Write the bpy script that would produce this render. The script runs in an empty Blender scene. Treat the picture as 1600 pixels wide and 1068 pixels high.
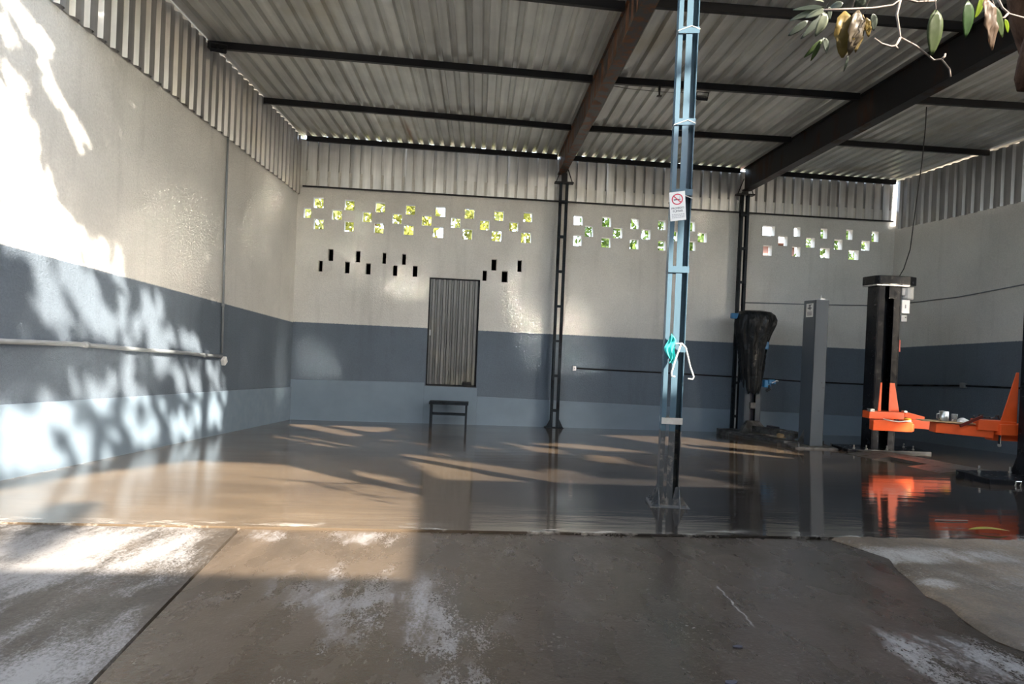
import bpy, math, random
import numpy as np
from mathutils import Vector, Matrix
R = math.radians
C = bpy.context.scene.collection
scn = bpy.context.scene

# ------------------------------------------------------------------ camera
cam_d = bpy.data.cameras.new('camera')
cam_d.sensor_width = 36.0
cam_d.lens = 22.5
cam_d.clip_start = 0.05
cam_d.clip_end = 300
cam = bpy.data.objects.new('camera', cam_d)
C.objects.link(cam)
RT = Vector((0.99784, -0.05113, 0.04127)); UP = Vector((-0.04073, 0.01162, 0.9991)); FW = Vector((0.05157, 0.99862, -0.00951))
m = Matrix.Identity(4)
for i in range(3):
    m[i][0] = RT[i]; m[i][1] = UP[i]; m[i][2] = -FW[i]
m[2][3] = 1.06
cam.matrix_world = m
scn.camera = cam

# ------------------------------------------------------------------ light
SUN_DIR = Vector((-1, 1, -1)).normalized()
sun_d = bpy.data.lights.new('sun', 'SUN')
sun_d.energy = 11.5
sun_d.angle = R(0.75)
sun_d.color = (1.0, 0.90, 0.76)
sun = bpy.data.objects.new('sun', sun_d)
C.objects.link(sun)
sun.rotation_euler = SUN_DIR.to_track_quat('-Z', 'Y').to_euler()
sun.location = (8, -8, 12)
w = bpy.data.worlds.new('sky')
scn.world = w
w.use_nodes = True
nt = w.node_tree
nt.nodes.clear()
wo = nt.nodes.new('ShaderNodeOutputWorld'); bg = nt.nodes.new('ShaderNodeBackground'); sk = nt.nodes.new('ShaderNodeTexSky')
sk.sky_type = 'NISHITA'
sk.sun_disc = False
sk.sun_elevation = R(35.3)
sk.sun_rotation = R(135)
sk.air_density = 1.0
sk.dust_density = 3.0
sk.ozone_density = 1.0
mixw = nt.nodes.new('ShaderNodeMixRGB'); mixw.inputs[0].default_value = 0.45
mixw.inputs[2].default_value = (3.5, 3.6, 3.75, 1)
nt.links.new(sk.outputs[0], mixw.inputs[1])
nt.links.new(mixw.outputs[0], bg.inputs[0])
bg.inputs[1].default_value = 1.0
nt.links.new(bg.outputs[0], wo.inputs[0])
scn.view_settings.view_transform = 'Standard'
scn.view_settings.look = 'None'
scn.view_settings.gamma = 1.0
scn.view_settings.use_curve_mapping = False
scn.view_settings.exposure = 1.38
cy = scn.cycles
cy.use_denoising = True
cy.max_bounces = 10
cy.diffuse_bounces = 6
cy.glossy_bounces = 5
cy.caustics_reflective = True
cy.blur_glossy = 0.08
cy.sample_clamp_indirect = 0

# ------------------------------------------------------------------ data (world metres)
LIT_FLOOR = [[(-3.35, 4.85), (-3.11, 5.72), (-2.6, 6.64), (-1.71, 6.63), (-0.91, 6.35), (-0.22, 5.87), (0.09, 5.4), (0.03, 4.03), (-0.1, 3.29), (-0.22, 3.01), (-1.6, 2.99), (-2.03, 2.96)], [(-0.68, 7.47), (-0.3, 7.74), (0.33, 7.26), (1.55, 6.31), (-0.13, 6.14), (-0.25, 6.52)], [(3.33, 11.4), (4.8, 11.63), (5.67, 10.39), (5.71, 9.14), (5.14, 8.86), (4.08, 9.86)], [(1.34, 6.82), (1.53, 6.86), (1.73, 6.34), (1.56, 6.35)], [(2.76, 6.72), (2.96, 6.67), (3.16, 6.12), (2.87, 6.08)], [(2.24, 8.26), (2.46, 8.25), (2.45, 7.7), (2.22, 7.71)], [(-1.94, 11.61), (-0.97, 11.7), (-0.86, 11.08), (-1.1, 10.62)], [(-2.68, 11.45), (-2.41, 11.56), (-1.25, 10.02), (-1.38, 9.87)], [(1.39, 9.14), (1.74, 8.92), (1.72, 8.41), (1.49, 8.56)], [(1.6, 9.54), (2.3, 9.65), (3.12, 8.96), (2.45, 9.02)]]
DARK_FLOOR = [[(-2.38, 3.46), (-2.7, 4.27), (-2.67, 4.52), (-2.48, 4.55), (-2.23, 3.78), (-2.13, 3.28), (-2.18, 3.17)], [(-1.12, 9.03), (-0.72, 8.73), (0.09, 5.81), (0.09, 5.29), (-0.21, 5.76), (-0.63, 6.9)]]
LIT_WALL = [[(-7.01, 8.52), (-7.06, 8.78), (-6.82, 8.75), (-6.56, 8.52), (-6.48, 8.38), (-6.26, 7.8)], [(-6.23, 7.77), (-6.5, 8.48), (-6.37, 8.54), (-6.16, 8.47), (-5.96, 8.62), (-5.71, 8.19), (-5.67, 7.7), (-5.71, 7.27)], [(-7.55, 9.47), (-7.41, 9.48), (-7.24, 9.41), (-7.15, 9.51), (-6.93, 9.59), (-6.83, 9.42), (-7.11, 9.37), (-7.25, 9.27)], [(-7.74, 9.22), (-7.8, 9.4), (-7.72, 9.6), (-7.62, 9.51), (-7.66, 9.28)], [(-7.59, 9.07), (-7.47, 9.11), (-7.43, 9.0), (-7.48, 8.97)], [(-7.73, 9.66), (-7.6, 9.71), (-7.43, 9.48), (-7.63, 9.58)], [(-7.27, 8.82), (-7.14, 8.94), (-7.09, 8.81), (-7.17, 8.74)], [(-4.33, 5.95), (-4.26, 6.2), (-4.1, 6.21), (-3.85, 6.19), (-3.62, 6.21), (-3.72, 5.37)], [(-5.4, 7.84), (-5.43, 8.23), (-5.08, 8.38), (-4.85, 8.14), (-4.95, 7.88)], [(-5.62, 8.1), (-5.55, 8.34), (-5.39, 8.32), (-5.44, 8.03)], [(-4.64, 8.07), (-4.4, 8.1), (-4.17, 7.95), (-4.2, 7.72)], [(-5.08, 9.16), (-4.74, 9.25), (-4.58, 8.98), (-4.92, 8.94)], [(-4.46, 9.42), (-4.16, 9.53), (-4.0, 9.49), (-4.09, 9.27)], [(-4.52, 9.21), (-4.2, 9.18), (-4.16, 9.02), (-4.4, 8.98)]]
ZONE_WALL = [[(-5.8, 7.91), (-5.91, 9.02), (-5.25, 10.34), (-4.48, 10.47), (-3.6, 10.3), (-3.43, 9.75), (-3.62, 6.21), (-4.25, 6.35), (-4.69, 7.33), (-5.2, 7.26)]]
ZONE_FLOOR = [[(-2.88, 11.52), (2.52, 10.58), (5.66, 9.05), (3.12, 6.05), (1.52, 6.3), (0.09, 6.18), (-0.68, 7.47), (-1.71, 6.63)]]
LEAVES = [
  ([1.923, 2.7, 2.552], [1.943, 2.74, 2.373], 0.068, 'olive'),
  ([1.989, 2.6, 2.543], [2.017, 2.64, 2.409], 0.056, 'green'),
  ([2.126, 2.7, 2.621], [2.13, 2.74, 2.544], 0.037, 'lime'),
  ([1.985, 2.5, 2.507], [2.056, 2.54, 2.313], 0.056, 'tan'),
  ([2.105, 2.6, 2.527], [2.18, 2.64, 2.42], 0.039, 'green2'),
  ([2.278, 2.75, 2.558], [2.329, 2.79, 2.52], 0.021, 'lime'),
  ([1.582, 3.0, 2.692], [1.449, 3.04, 2.69], 0.025, 'pale'),
  ([1.589, 3.02, 2.695], [1.445, 3.06, 2.647], 0.030, 'pale'),
  ([1.58, 2.98, 2.67], [1.504, 3.02, 2.645], 0.033, 'pale'),
  ([1.591, 3.0, 2.669], [1.494, 3.04, 2.552], 0.035, 'gray'),
  ([1.569, 2.95, 2.635], [1.54, 2.99, 2.545], 0.046, 'pale'),
  ([1.622, 3.03, 2.71], [1.652, 3.07, 2.672], 0.030, 'gray'),
  ([1.547, 3.08, 2.664], [1.469, 3.12, 2.603], 0.034, 'gray'),
  ([1.582, 3.0, 2.539], [1.515, 3.04, 2.464], 0.027, 'green2'),
  ([1.555, 2.97, 2.512], [1.534, 3.01, 2.436], 0.025, 'green2'),
  ([1.585, 3.0, 2.547], [1.628, 3.04, 2.493], 0.037, 'gray'),
  ([1.51, 3.0, 2.729], [1.602, 3.04, 2.739], 0.019, 'pale'),
  ([1.703, 3.05, 2.745], [1.654, 3.09, 2.731], 0.038, 'gray'),
  ([1.629, 2.9, 2.626], [1.65, 2.94, 2.428], 0.094, 'yellow'),
  ([1.682, 2.88, 2.626], [1.669, 2.92, 2.434], 0.072, 'brown'),
  ([1.729, 2.92, 2.627], [1.723, 2.96, 2.466], 0.044, 'yellow2'),
  ([1.733, 2.9, 2.603], [1.773, 2.94, 2.534], 0.033, 'yellow'),
  ([1.793, 2.95, 2.65], [1.827, 2.99, 2.591], 0.037, 'gray'),
  ([1.71, 2.9, 2.697], [1.705, 2.94, 2.658], 0.058, 'gray'),
  ([1.683, 2.95, 2.444], [1.687, 2.99, 2.385], 0.013, 'gray'),
]
TWIGS = [[[1.451, 2.75, 2.542], [1.559, 2.75, 2.554], [1.674, 2.75, 2.567], [1.761, 2.75, 2.586], [1.81, 2.75, 2.626]], [[1.796, 2.75, 2.618], [1.781, 2.75, 2.546], [1.801, 2.75, 2.446], [1.879, 2.75, 2.412], [1.959, 2.75, 2.357], [1.995, 2.75, 2.363], [2.034, 2.75, 2.323], [2.04, 2.75, 2.288]], [[1.995, 2.75, 2.363], [2.009, 2.75, 2.377], [2.011, 2.75, 2.389]], [[1.801, 2.75, 2.444], [1.784, 2.75, 2.409], [1.762, 2.75, 2.404], [1.718, 2.75, 2.414], [1.684, 2.75, 2.435]], [[1.777, 2.75, 2.409], [1.794, 2.75, 2.396]], [[1.803, 2.75, 2.618], [1.869, 2.75, 2.607], [1.957, 2.75, 2.618]], [[2.24, 2.75, 2.648], [2.264, 2.75, 2.607], [2.299, 2.75, 2.582], [2.367, 2.75, 2.57]], [[2.291, 2.75, 2.584], [2.274, 2.75, 2.564], [2.254, 2.75, 2.562]]]
CABLE = [[6.729, 9.53, 4.951], [6.845, 9.723, 4.579], [6.953, 9.916, 4.136], [7.039, 10.109, 3.673], [7.13, 10.301, 3.243], [7.22, 10.494, 2.794], [7.255, 10.687, 2.49], [7.312, 10.88, 2.378]]
SQUARES = [(0.32, 0.52, 3.54, 3.76), (0.95, 1.15, 3.53, 3.75), (1.58, 1.78, 3.53, 3.74), (2.21, 2.4, 3.52, 3.73), (2.83, 3.03, 3.52, 3.73), (3.45, 3.65, 3.51, 3.73), (4.08, 4.28, 3.51, 3.72), (4.71, 4.9, 3.52, 3.73), (0.13, 0.28, 3.32, 3.53), (0.7, 0.9, 3.32, 3.53), (1.32, 1.51, 3.31, 3.53), (1.94, 2.13, 3.31, 3.53), (2.55, 2.75, 3.31, 3.53), (3.17, 3.36, 3.3, 3.52), (3.78, 3.98, 3.29, 3.51), (4.41, 4.6, 3.3, 3.51), (0.34, 0.54, 3.1, 3.32), (0.96, 1.15, 3.09, 3.31), (1.57, 1.76, 3.09, 3.31), (2.18, 2.38, 3.09, 3.31), (2.8, 3.0, 3.07, 3.3), (3.42, 3.62, 3.07, 3.3), (4.04, 4.25, 3.07, 3.3), (4.67, 4.89, 3.07, 3.3)]
SLOTS = [(0.65, 0.76, 2.46, 2.71), (0.46, 0.55, 2.23, 2.46), (1.0, 1.1, 2.22, 2.46), (1.21, 1.31, 2.46, 2.7), (1.43, 1.53, 2.22, 2.45), (1.76, 1.84, 2.46, 2.69), (1.99, 2.08, 2.22, 2.44), (2.17, 2.25, 2.46, 2.69), (2.4, 2.5, 2.22, 2.45), (4.06, 4.17, 2.44, 2.68), (3.88, 3.97, 2.21, 2.43), (4.29, 4.42, 2.2, 2.44), (4.62, 4.72, 2.44, 2.69)]
SQUARES2 = [(5.81, 6.01, 3.52, 3.73), (6.44, 6.64, 3.52, 3.74), (7.08, 7.26, 3.51, 3.74), (7.7, 7.88, 3.53, 3.74), (8.35, 8.55, 3.54, 3.76), (6.06, 6.25, 3.28, 3.52), (6.69, 6.9, 3.29, 3.52), (7.33, 7.54, 3.3, 3.52), (7.98, 8.18, 3.3, 3.53), (8.62, 8.83, 3.31, 3.53), (5.82, 6.01, 3.07, 3.3), (6.44, 6.65, 3.07, 3.29), (7.08, 7.28, 3.07, 3.29), (7.72, 7.9, 3.08, 3.3), (8.37, 8.58, 3.11, 3.32), (10.13, 10.42, 3.55, 3.77), (10.88, 11.03, 3.57, 3.78), (11.52, 11.68, 3.56, 3.79), (12.14, 12.3, 3.57, 3.8), (12.77, 12.94, 3.56, 3.8), (10.51, 10.73, 3.34, 3.56), (11.18, 11.39, 3.34, 3.56), (11.86, 12.06, 3.33, 3.56), (12.53, 12.73, 3.35, 3.57), (10.16, 10.37, 3.1, 3.33), (10.85, 11.05, 3.12, 3.34), (11.53, 11.76, 3.12, 3.35), (12.22, 12.47, 3.12, 3.34)]
SF = -0.06376                      # the yard falls gently towards the back wall
def fz(y): return SF * y
BW0 = Vector((-3.85, 13.437, 0)); BA = R(3.735)
BE = Vector((math.cos(BA), math.sin(BA), 0)); BN = Vector((-math.sin(BA), math.cos(BA), 0))
def bwp(u, n, z): return BW0 + BE * u + BN * n + Vector((0, 0, z))
def lwx(y): return -4.075 + (y - 5.66) * 0.0289
def rwx(y): return 9.46 + (14.31 - y) * 0.0828

# ------------------------------------------------------------------ node helpers
class NT:
    def __init__(s, name):
        s.m = bpy.data.materials.new(name); s.m.use_nodes = True
        s.t = s.m.node_tree; s.t.nodes.clear()
        s.out = s.t.nodes.new('ShaderNodeOutputMaterial')
        s.b = s.t.nodes.new('ShaderNodeBsdfPrincipled')
        s.t.links.new(s.b.outputs[0], s.out.inputs[0])
        s.geo = None
    def n(s, typ, **kw):
        x = s.t.nodes.new(typ)
        for k, v in kw.items(): setattr(x, k, v)
        return x
    def put(s, sock, v):
        if hasattr(v, 'is_output'): s.t.links.new(v, sock)
        elif v is not None:
            if sock.type == 'RGBA' and hasattr(v, '__len__') and len(v) == 3: v = (*v, 1)
            sock.default_value = v
    def pos(s):
        if s.geo is None: s.geo = s.n('ShaderNodeNewGeometry')
        return s.geo.outputs['Position']
    def xyz(s):
        x = s.n('ShaderNodeSeparateXYZ'); s.put(x.inputs[0], s.pos()); return x.outputs
    def math(s, op, a, b=None, c=None, clamp=False):
        x = s.n('ShaderNodeMath', operation=op, use_clamp=clamp)
        s.put(x.inputs[0], a)
        if b is not None: s.put(x.inputs[1], b)
        if c is not None: s.put(x.inputs[2], c)
        return x.outputs[0]
    def noise(s, scale, detail=3, rough=0.55, vec=None, stretch=None, dist=0.0, off=None):
        v = vec if vec is not None else s.pos()
        if stretch or off:
            mp = s.n('ShaderNodeMapping'); s.put(mp.inputs[0], v)
            if stretch: mp.inputs['Scale'].default_value = stretch
            if off: mp.inputs['Location'].default_value = off
            v = mp.outputs[0]
        x = s.n('ShaderNodeTexNoise'); s.put(x.inputs['Vector'], v)
        x.inputs['Scale'].default_value = scale; x.inputs['Detail'].default_value = detail
        x.inputs['Roughness'].default_value = rough; x.inputs['Distortion'].default_value = dist
        return x.outputs['Fac']
    def ramp(s, v, a, b, lo=0.0, hi=1.0):
        x = s.n('ShaderNodeMapRange', clamp=True); s.put(x.inputs[0], v)
        x.inputs[1].default_value = a; x.inputs[2].default_value = b
        x.inputs[3].default_value = lo; x.inputs[4].default_value = hi
        return x.outputs[0]
    def mix(s, f, a, b, mode='MIX'):
        x = s.n('ShaderNodeMixRGB', blend_type=mode)
        s.put(x.inputs[0], f); s.put(x.inputs[1], a); s.put(x.inputs[2], b)
        return x.outputs[0]
    def bump(s, h, strength=0.3, dist=0.01, normal=None):
        x = s.n('ShaderNodeBump'); x.inputs['Strength'].default_value = strength; x.inputs['Distance'].default_value = dist
        s.put(x.inputs['Height'], h)
        if normal is not None: s.put(x.inputs['Normal'], normal)
        s.put(s.b.inputs['Normal'], x.outputs[0]); return x.outputs[0]
    def set(s, **kw):
        names = dict(color='Base Color', rough='Roughness', metal='Metallic', ior='IOR', alpha='Alpha', trans='Transmission Weight', spec='Specular IOR Level', coat='Coat Weight', coat_rough='Coat Roughness', emit='Emission Color', emit_s='Emission Strength', sub='Subsurface Weight')
        for k, v in kw.items(): s.put(s.b.inputs[names[k]], v)
        return s

def simple(name, col, rough=0.5, metal=0.0, var=0.25, scale=6.0, bump=0.0, bscale=60.0, spec=None):
    t = NT(name)
    f = t.noise(scale, 4)
    k = t.ramp(f, 0.3, 0.7, 1 - var, 1 + var)
    c = t.mix(1.0, (*col, 1), k, 'MULTIPLY')
    t.set(color=c, rough=t.ramp(t.noise(scale * 2.3, 3), 0.3, 0.7, max(0.02, rough - 0.08), min(1, rough + 0.08)), metal=metal)
    if spec is not None: t.set(spec=spec)
    if bump: t.bump(t.noise(bscale, 3), bump, 0.005)
    return t.m

# ------------------------------------------------------------------ mesh helpers
class MB:
    def __init__(s): s.v = []; s.f = []; s.mi = []; s.smooth = False
    def add(s, vs, fs, mi=0):
        o = len(s.v); s.v += [tuple(p) for p in vs]; s.f += [tuple(i + o for i in f) for f in fs]; s.mi += [mi] * len(fs); return s
    def box(s, a, b, mi=0, M=None):
        x0, y0, z0 = a; x1, y1, z1 = b
        vs = [(x0,y0,z0),(x1,y0,z0),(x1,y1,z0),(x0,y1,z0),(x0,y0,z1),(x1,y0,z1),(x1,y1,z1),(x0,y1,z1)]
        if M is not None: vs = [M @ Vector(p) for p in vs]
        return s.add(vs, [(0,3,2,1),(4,5,6,7),(0,1,5,4),(1,2,6,5),(2,3,7,6),(3,0,4,7)], mi)
    def bar(s, p, q, w, h, up=(0,0,1), mi=0):
        p = Vector(p); q = Vector(q); d = (q - p).normalized(); u = Vector(up)
        sx = d.cross(u)
        if sx.length < 1e-4: sx = d.cross(Vector((0,1,0)))
        sx.normalize(); uu = sx.cross(d).normalized()
        vs = [c + sx*(w/2*i) + uu*(h/2*j) for c in (p, q) for i, j in ((-1,-1),(1,-1),(1,1),(-1,1))]
        return s.add(vs, [(0,1,2,3),(7,6,5,4),(0,4,5,1),(1,5,6,2),(2,6,7,3),(3,7,4,0)], mi)
    def prism(s, prof, d, M=None, mi=0):     # prof: list of 2-D points -> extrude along local z by d
        n = len(prof); vs = [(x, y, 0) for x, y in prof] + [(x, y, d) for x, y in prof]
        if M is not None: vs = [M @ Vector(p) for p in vs]
        fs = [tuple(range(n))[::-1], tuple(range(n, 2*n))] + [(i, (i+1) % n, n+(i+1) % n, n+i) for i in range(n)]
        return s.add(vs, fs, mi)
    def poly(s, pts, d, mi=0):               # thick polygon: 3-D points extruded by vector d
        n = len(pts); d = Vector(d); vs = [Vector(p) for p in pts] + [Vector(p) + d for p in pts]
        return s.add(vs, [tuple(range(n))[::-1], tuple(range(n, 2*n))] + [(i, (i+1) % n, n+(i+1) % n, n+i) for i in range(n)], mi)
    def tube(s, pts, r, n=8, cap=True, mi=0):
        pts = [Vector(p) for p in pts]; rs = r if isinstance(r, (list, tuple)) else [r]*len(pts)
        vs = []; prev = None
        for i, p in enumerate(pts):
            d = (pts[min(i+1, len(pts)-1)] - pts[max(i-1, 0)])
            d = d.normalized() if d.length > 1e-9 else Vector((0,0,1))
            if prev is None:
                a = d.cross(Vector((0,0,1)))
                if a.length < 1e-3: a = d.cross(Vector((1,0,0)))
            else:
                a = prev - d * prev.dot(d)
            a.normalize(); prev = a; b2 = d.cross(a)
            for k in range(n):
                t = 2*math.pi*k/n; vs.append(p + (a*math.cos(t) + b2*math.sin(t))*rs[i])
        fs = [(i*n+k, i*n+(k+1) % n, (i+1)*n+(k+1) % n, (i+1)*n+k) for i in range(len(pts)-1) for k in range(n)]
        if cap: fs += [tuple(range(n))[::-1], tuple(range((len(pts)-1)*n, len(pts)*n))]
        return s.add(vs, fs, mi)
    def lathe(s, prof, o, n=20, axis='z', mi=0):
        vs = []
        for r_, z in prof:
            for k in range(n):
                t = 2*math.pi*k/n; vs.append((o[0]+r_*math.cos(t), o[1]+r_*math.sin(t), o[2]+z))
        m_ = len(prof)
        fs = [(i*n+k, i*n+(k+1) % n, (i+1)*n+(k+1) % n, (i+1)*n+k) for i in range(m_-1) for k in range(n)]
        fs += [tuple(range(n))[::-1], tuple(range((m_-1)*n, m_*n))]
        return s.add(vs, fs, mi)
    def build(s, name, mat, parent=None, bevel=0.0, smooth=False, origin=None, autosm=False):
        org = Vector((0,0,0))
        if parent is not None: org = ORG[parent.name]
        elif origin is not None: org = Vector(origin)
        me = bpy.data.meshes.new(name)
        me.from_pydata([(p[0]-org[0], p[1]-org[1], p[2]-org[2]) for p in s.v], [], s.f)
        mats = mat if isinstance(mat, (list, tuple)) else [mat]
        for m_ in mats: me.materials.append(m_)
        if len(mats) > 1: me.polygons.foreach_set('material_index', s.mi)
        if smooth: me.polygons.foreach_set('use_smooth', [True]*len(s.f))
        me.update()
        o = bpy.data.objects.new(name, me); C.objects.link(o)
        if parent is not None: o.parent = parent
        else: o.location = org
        ORG[o.name] = org
        if bevel:
            b_ = o.modifiers.new('bevel', 'BEVEL'); b_.width = bevel; b_.segments = 2; b_.limit_method = 'ANGLE'; b_.angle_limit = R(40)
        return o
ORG = {}
def thing(name, loc, label, cat, group=None):
    o = bpy.data.objects.new(name, None); o.empty_display_size = 0.1
    C.objects.link(o); o.location = loc; ORG[o.name] = Vector(loc)
    return tag(o, label, cat, group)
def tag(o, label, cat, group=None):
    o['label'] = label; o['category'] = cat
    if group: o['group'] = group
    return o
def struct(o): o['kind'] = 'structure'; return o
def sroot(name):
    o = bpy.data.objects.new(name, None); C.objects.link(o); ORG[o.name] = Vector((0,0,0)); return struct(o)

# ------------------------------------------------------------------ materials
def wall_material(name, paint, band, upper=(0.655, 0.64, 0.60), mid=(0.120, 0.150, 0.186), low=(0.20, 0.27, 0.335), axis='y', bump=0.6):
    t = NT(name); x, y, z = t.xyz()
    co = y if axis == 'y' else x
    wob = t.math('MULTIPLY', t.math('SUBTRACT', t.noise(35, 2), 0.5), 0.02)
    zz = t.math('ADD', z, wob)
    line = t.math('ADD', t.math('MULTIPLY', co, paint[1]), paint[0])
    f = t.ramp(t.math('SUBTRACT', zz, line), -0.008, 0.008)
    blot = t.ramp(t.noise(0.9, 4), 0.3, 0.7, 0.90, 1.08)
    fine = t.ramp(t.noise(45, 3), 0.25, 0.75, 0.9, 1.1)
    c = t.mix(f, (*mid, 1), (*upper, 1))
    # worn, dirt-streaked top of the plaster
    drip = t.ramp(t.noise(1.0, 4, stretch=(5, 5, 0.5)), 0.55, 0.8, 1.0, 0.86)
    c = t.mix(1.0, c, blot, 'MULTIPLY'); c = t.mix(1.0, c, fine, 'MULTIPLY'); c = t.mix(1.0, c, drip, 'MULTIPLY')
    t.set(color=c, rough=0.75, spec=0.3)
    h = t.math('ADD', t.noise(30, 5, 0.7), t.math('MULTIPLY', t.noise(95, 3, 0.6), 0.6))
    t.bump(h, bump, 0.02)
    return t.m
M_left = wall_material('left_wall_paint', (2.028, -0.0649), None, bump=0.75)
M_back = wall_material('back_wall_paint', (1.145, -0.006), None, axis='x', bump=0.45)
M_right = wall_material('right_wall_paint', (2.05, -0.0636), None, bump=0.6)
M_low = simple('light_blue_paint', (0.168, 0.22, 0.275), 0.5, var=0.06, scale=3, bump=0.08, bscale=25)

def metal_sheet(name, base=(0.50, 0.51, 0.49), streak=(9, 0.35, 9), rough=0.42, rust=None, metal=0.75):
    t = NT(name)
    n1 = t.noise(1.0, 5, stretch=streak)
    n2 = t.noise(1.3, 4)
    oi = t.n('ShaderNodeObjectInfo')
    k = t.math('MULTIPLY', t.ramp(n1, 0.3, 0.7, 0.78, 1.18), t.ramp(n2, 0.3, 0.7, 0.85, 1.12))
    k = t.math('MULTIPLY', k, t.ramp(oi.outputs['Random'], 0, 1, 0.86, 1.12))
    c = t.mix(1.0, (*base, 1), k, 'MULTIPLY')
    c = t.mix(t.ramp(t.noise(0.7, 3, off=(3, 7, 1)), 0.58, 0.75, 0, 0.45), c, (0.42, 0.38, 0.26, 1))
    if rust:
        x, y, z = t.xyz()
        dx = t.math('ABSOLUTE', t.math('SUBTRACT', x, rust[0])); dy = t.math('ABSOLUTE', t.math('SUBTRACT', y, rust[1]))
        f = t.math('MULTIPLY', t.ramp(dx, 0.02, 0.07, 1, 0), t.ramp(dy, 0.2, 0.9, 1, 0))
        c = t.mix(t.math('MULTIPLY', f, 0.75), c, (0.30, 0.14, 0.05, 1))
    t.set(color=c, metal=metal, rough=t.ramp(n1, 0.3, 0.7, rough - 0.08, rough + 0.12))
    return t.m
M_roof = metal_sheet('galvanised_roof', base=(0.64, 0.65, 0.62), metal=0.6, rust=(-1.55, 12.9))
M_clad = metal_sheet('galvanised_cladding', base=(0.44, 0.44, 0.44), streak=(9, 9, 0.5))
M_clad_b = metal_sheet('bright_cladding', base=(0.74, 0.74, 0.73), streak=(9, 9, 0.5), rough=0.4)
M_door = metal_sheet('door_sheet', base=(0.20, 0.195, 0.185), streak=(14, 14, 0.7), rough=0.4)
def rusty(name, base, rustc, lo, hi, stretch=None, rough=0.55, scale=2.0, spec=0.5):
    t = NT(name)
    f = t.ramp(t.noise(scale, 5, 0.65, stretch=stretch), lo, hi)
    t.set(color=t.mix(f, (*base, 1), (*rustc, 1)), rough=t.ramp(f, 0, 1, rough - 0.1, rough + 0.25), metal=0.0, spec=spec)
    t.bump(t.noise(40, 3), 0.15, 0.004)
    return t.m
M_black = rusty('black_painted_steel', (0.011, 0.011, 0.013), (0.05, 0.025, 0.015), 0.62, 0.8, rough=0.5, spec=0.25)
M_rafter = rusty('rust_streaked_steel', (0.016, 0.015, 0.015), (0.16, 0.068, 0.032), 0.46, 0.60, stretch=(4, 4.0, 0.35), rough=0.5)
M_rafter2 = rusty('dark_beam_steel', (0.012, 0.012, 0.014), (0.06, 0.03, 0.018), 0.52, 0.72, stretch=(2, 2.0, 0.5), rough=0.55, spec=0.25)
M_bluecol = rusty('blue_painted_steel', (0.07, 0.12, 0.16), (0.04, 0.03, 0.025), 0.74, 0.82, rough=0.34, scale=4)
M_rustbase = rusty('chipped_column_base', (0.05, 0.055, 0.06), (0.20, 0.18, 0.165), 0.5, 0.66, rough=0.6, scale=14)
M_darkblue = rusty('dark_blue_column_paint', (0.009, 0.014, 0.020), (0.005, 0.005, 0.007), 0.5, 0.62, rough=0.6, spec=0.2)
M_orange = simple('orange_enamel', (0.78, 0.105, 0.022), 0.38, var=0.08)
M_liftblk = simple('black_enamel', (0.009, 0.010, 0.013), 0.22, var=0.2, spec=0.22)
M_liftgray = rusty('grey_lift_paint', (0.055, 0.070, 0.088), (0.06, 0.05, 0.04), 0.62, 0.8, rough=0.42)
M_grimy = rusty('greasy_grey_steel', (0.075, 0.075, 0.075), (0.025, 0.022, 0.02), 0.42, 0.62, rough=0.45, scale=6)
M_plate = rusty('worn_floor_plate', (0.06, 0.055, 0.05), (0.10, 0.06, 0.04), 0.5, 0.7, rough=0.4, scale=5)
M_white = simple('white_plastic', (0.72, 0.72, 0.70), 0.45, var=0.05)
M_motor = simple('motor_grey', (0.36, 0.37, 0.37), 0.45, var=0.08)
M_conduit = simple('grey_pvc', (0.20, 0.215, 0.225), 0.4, var=0.08)
M_cable = simple('black_rubber', (0.012, 0.012, 0.012), 0.5)
M_steel = simple('bright_steel', (0.6, 0.6, 0.58), 0.3, metal=1.0, var=0.1)
M_wood = simple('plywood', (0.42, 0.28, 0.15), 0.6, var=0.2, scale=9)
M_yellow = simple('yellow_rubber', (0.75, 0.42, 0.03), 0.55)
M_cloth = simple('white_cloth', (0.75, 0.73, 0.70), 0.85, var=0.06)
M_teal = simple('teal_rag', (0.03, 0.36, 0.36), 0.8)
M_red = simple('red_plastic', (0.55, 0.05, 0.03), 0.4)
M_blue = simple('blue_plastic', (0.025, 0.16, 0.34), 0.35)
M_wire = simple('galvanised_wire', (0.62, 0.60, 0.56), 0.4, metal=0.3)
M_lamp = simple('lamp_glass', (0.75, 0.75, 0.72), 0.15, var=0.03)
M_print_red = simple('print_red', (0.62, 0.06, 0.10), 0.6, var=0.04)
M_print_dark = simple('print_dark', (0.03, 0.03, 0.045), 0.6, var=0.04)
M_print_grey = simple('print_grey', (0.35, 0.35, 0.37), 0.6, var=0.04)
M_plaster_out = simple('outside_plaster', (0.26, 0.14, 0.115), 0.8, var=0.1)
M_house = simple('occluder_plaster', (0.55, 0.52, 0.47), 0.8, var=0.1)
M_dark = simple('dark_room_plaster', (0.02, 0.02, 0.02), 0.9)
M_ground = simple('outside_soil', (0.16, 0.12, 0.08), 0.9)

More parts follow.
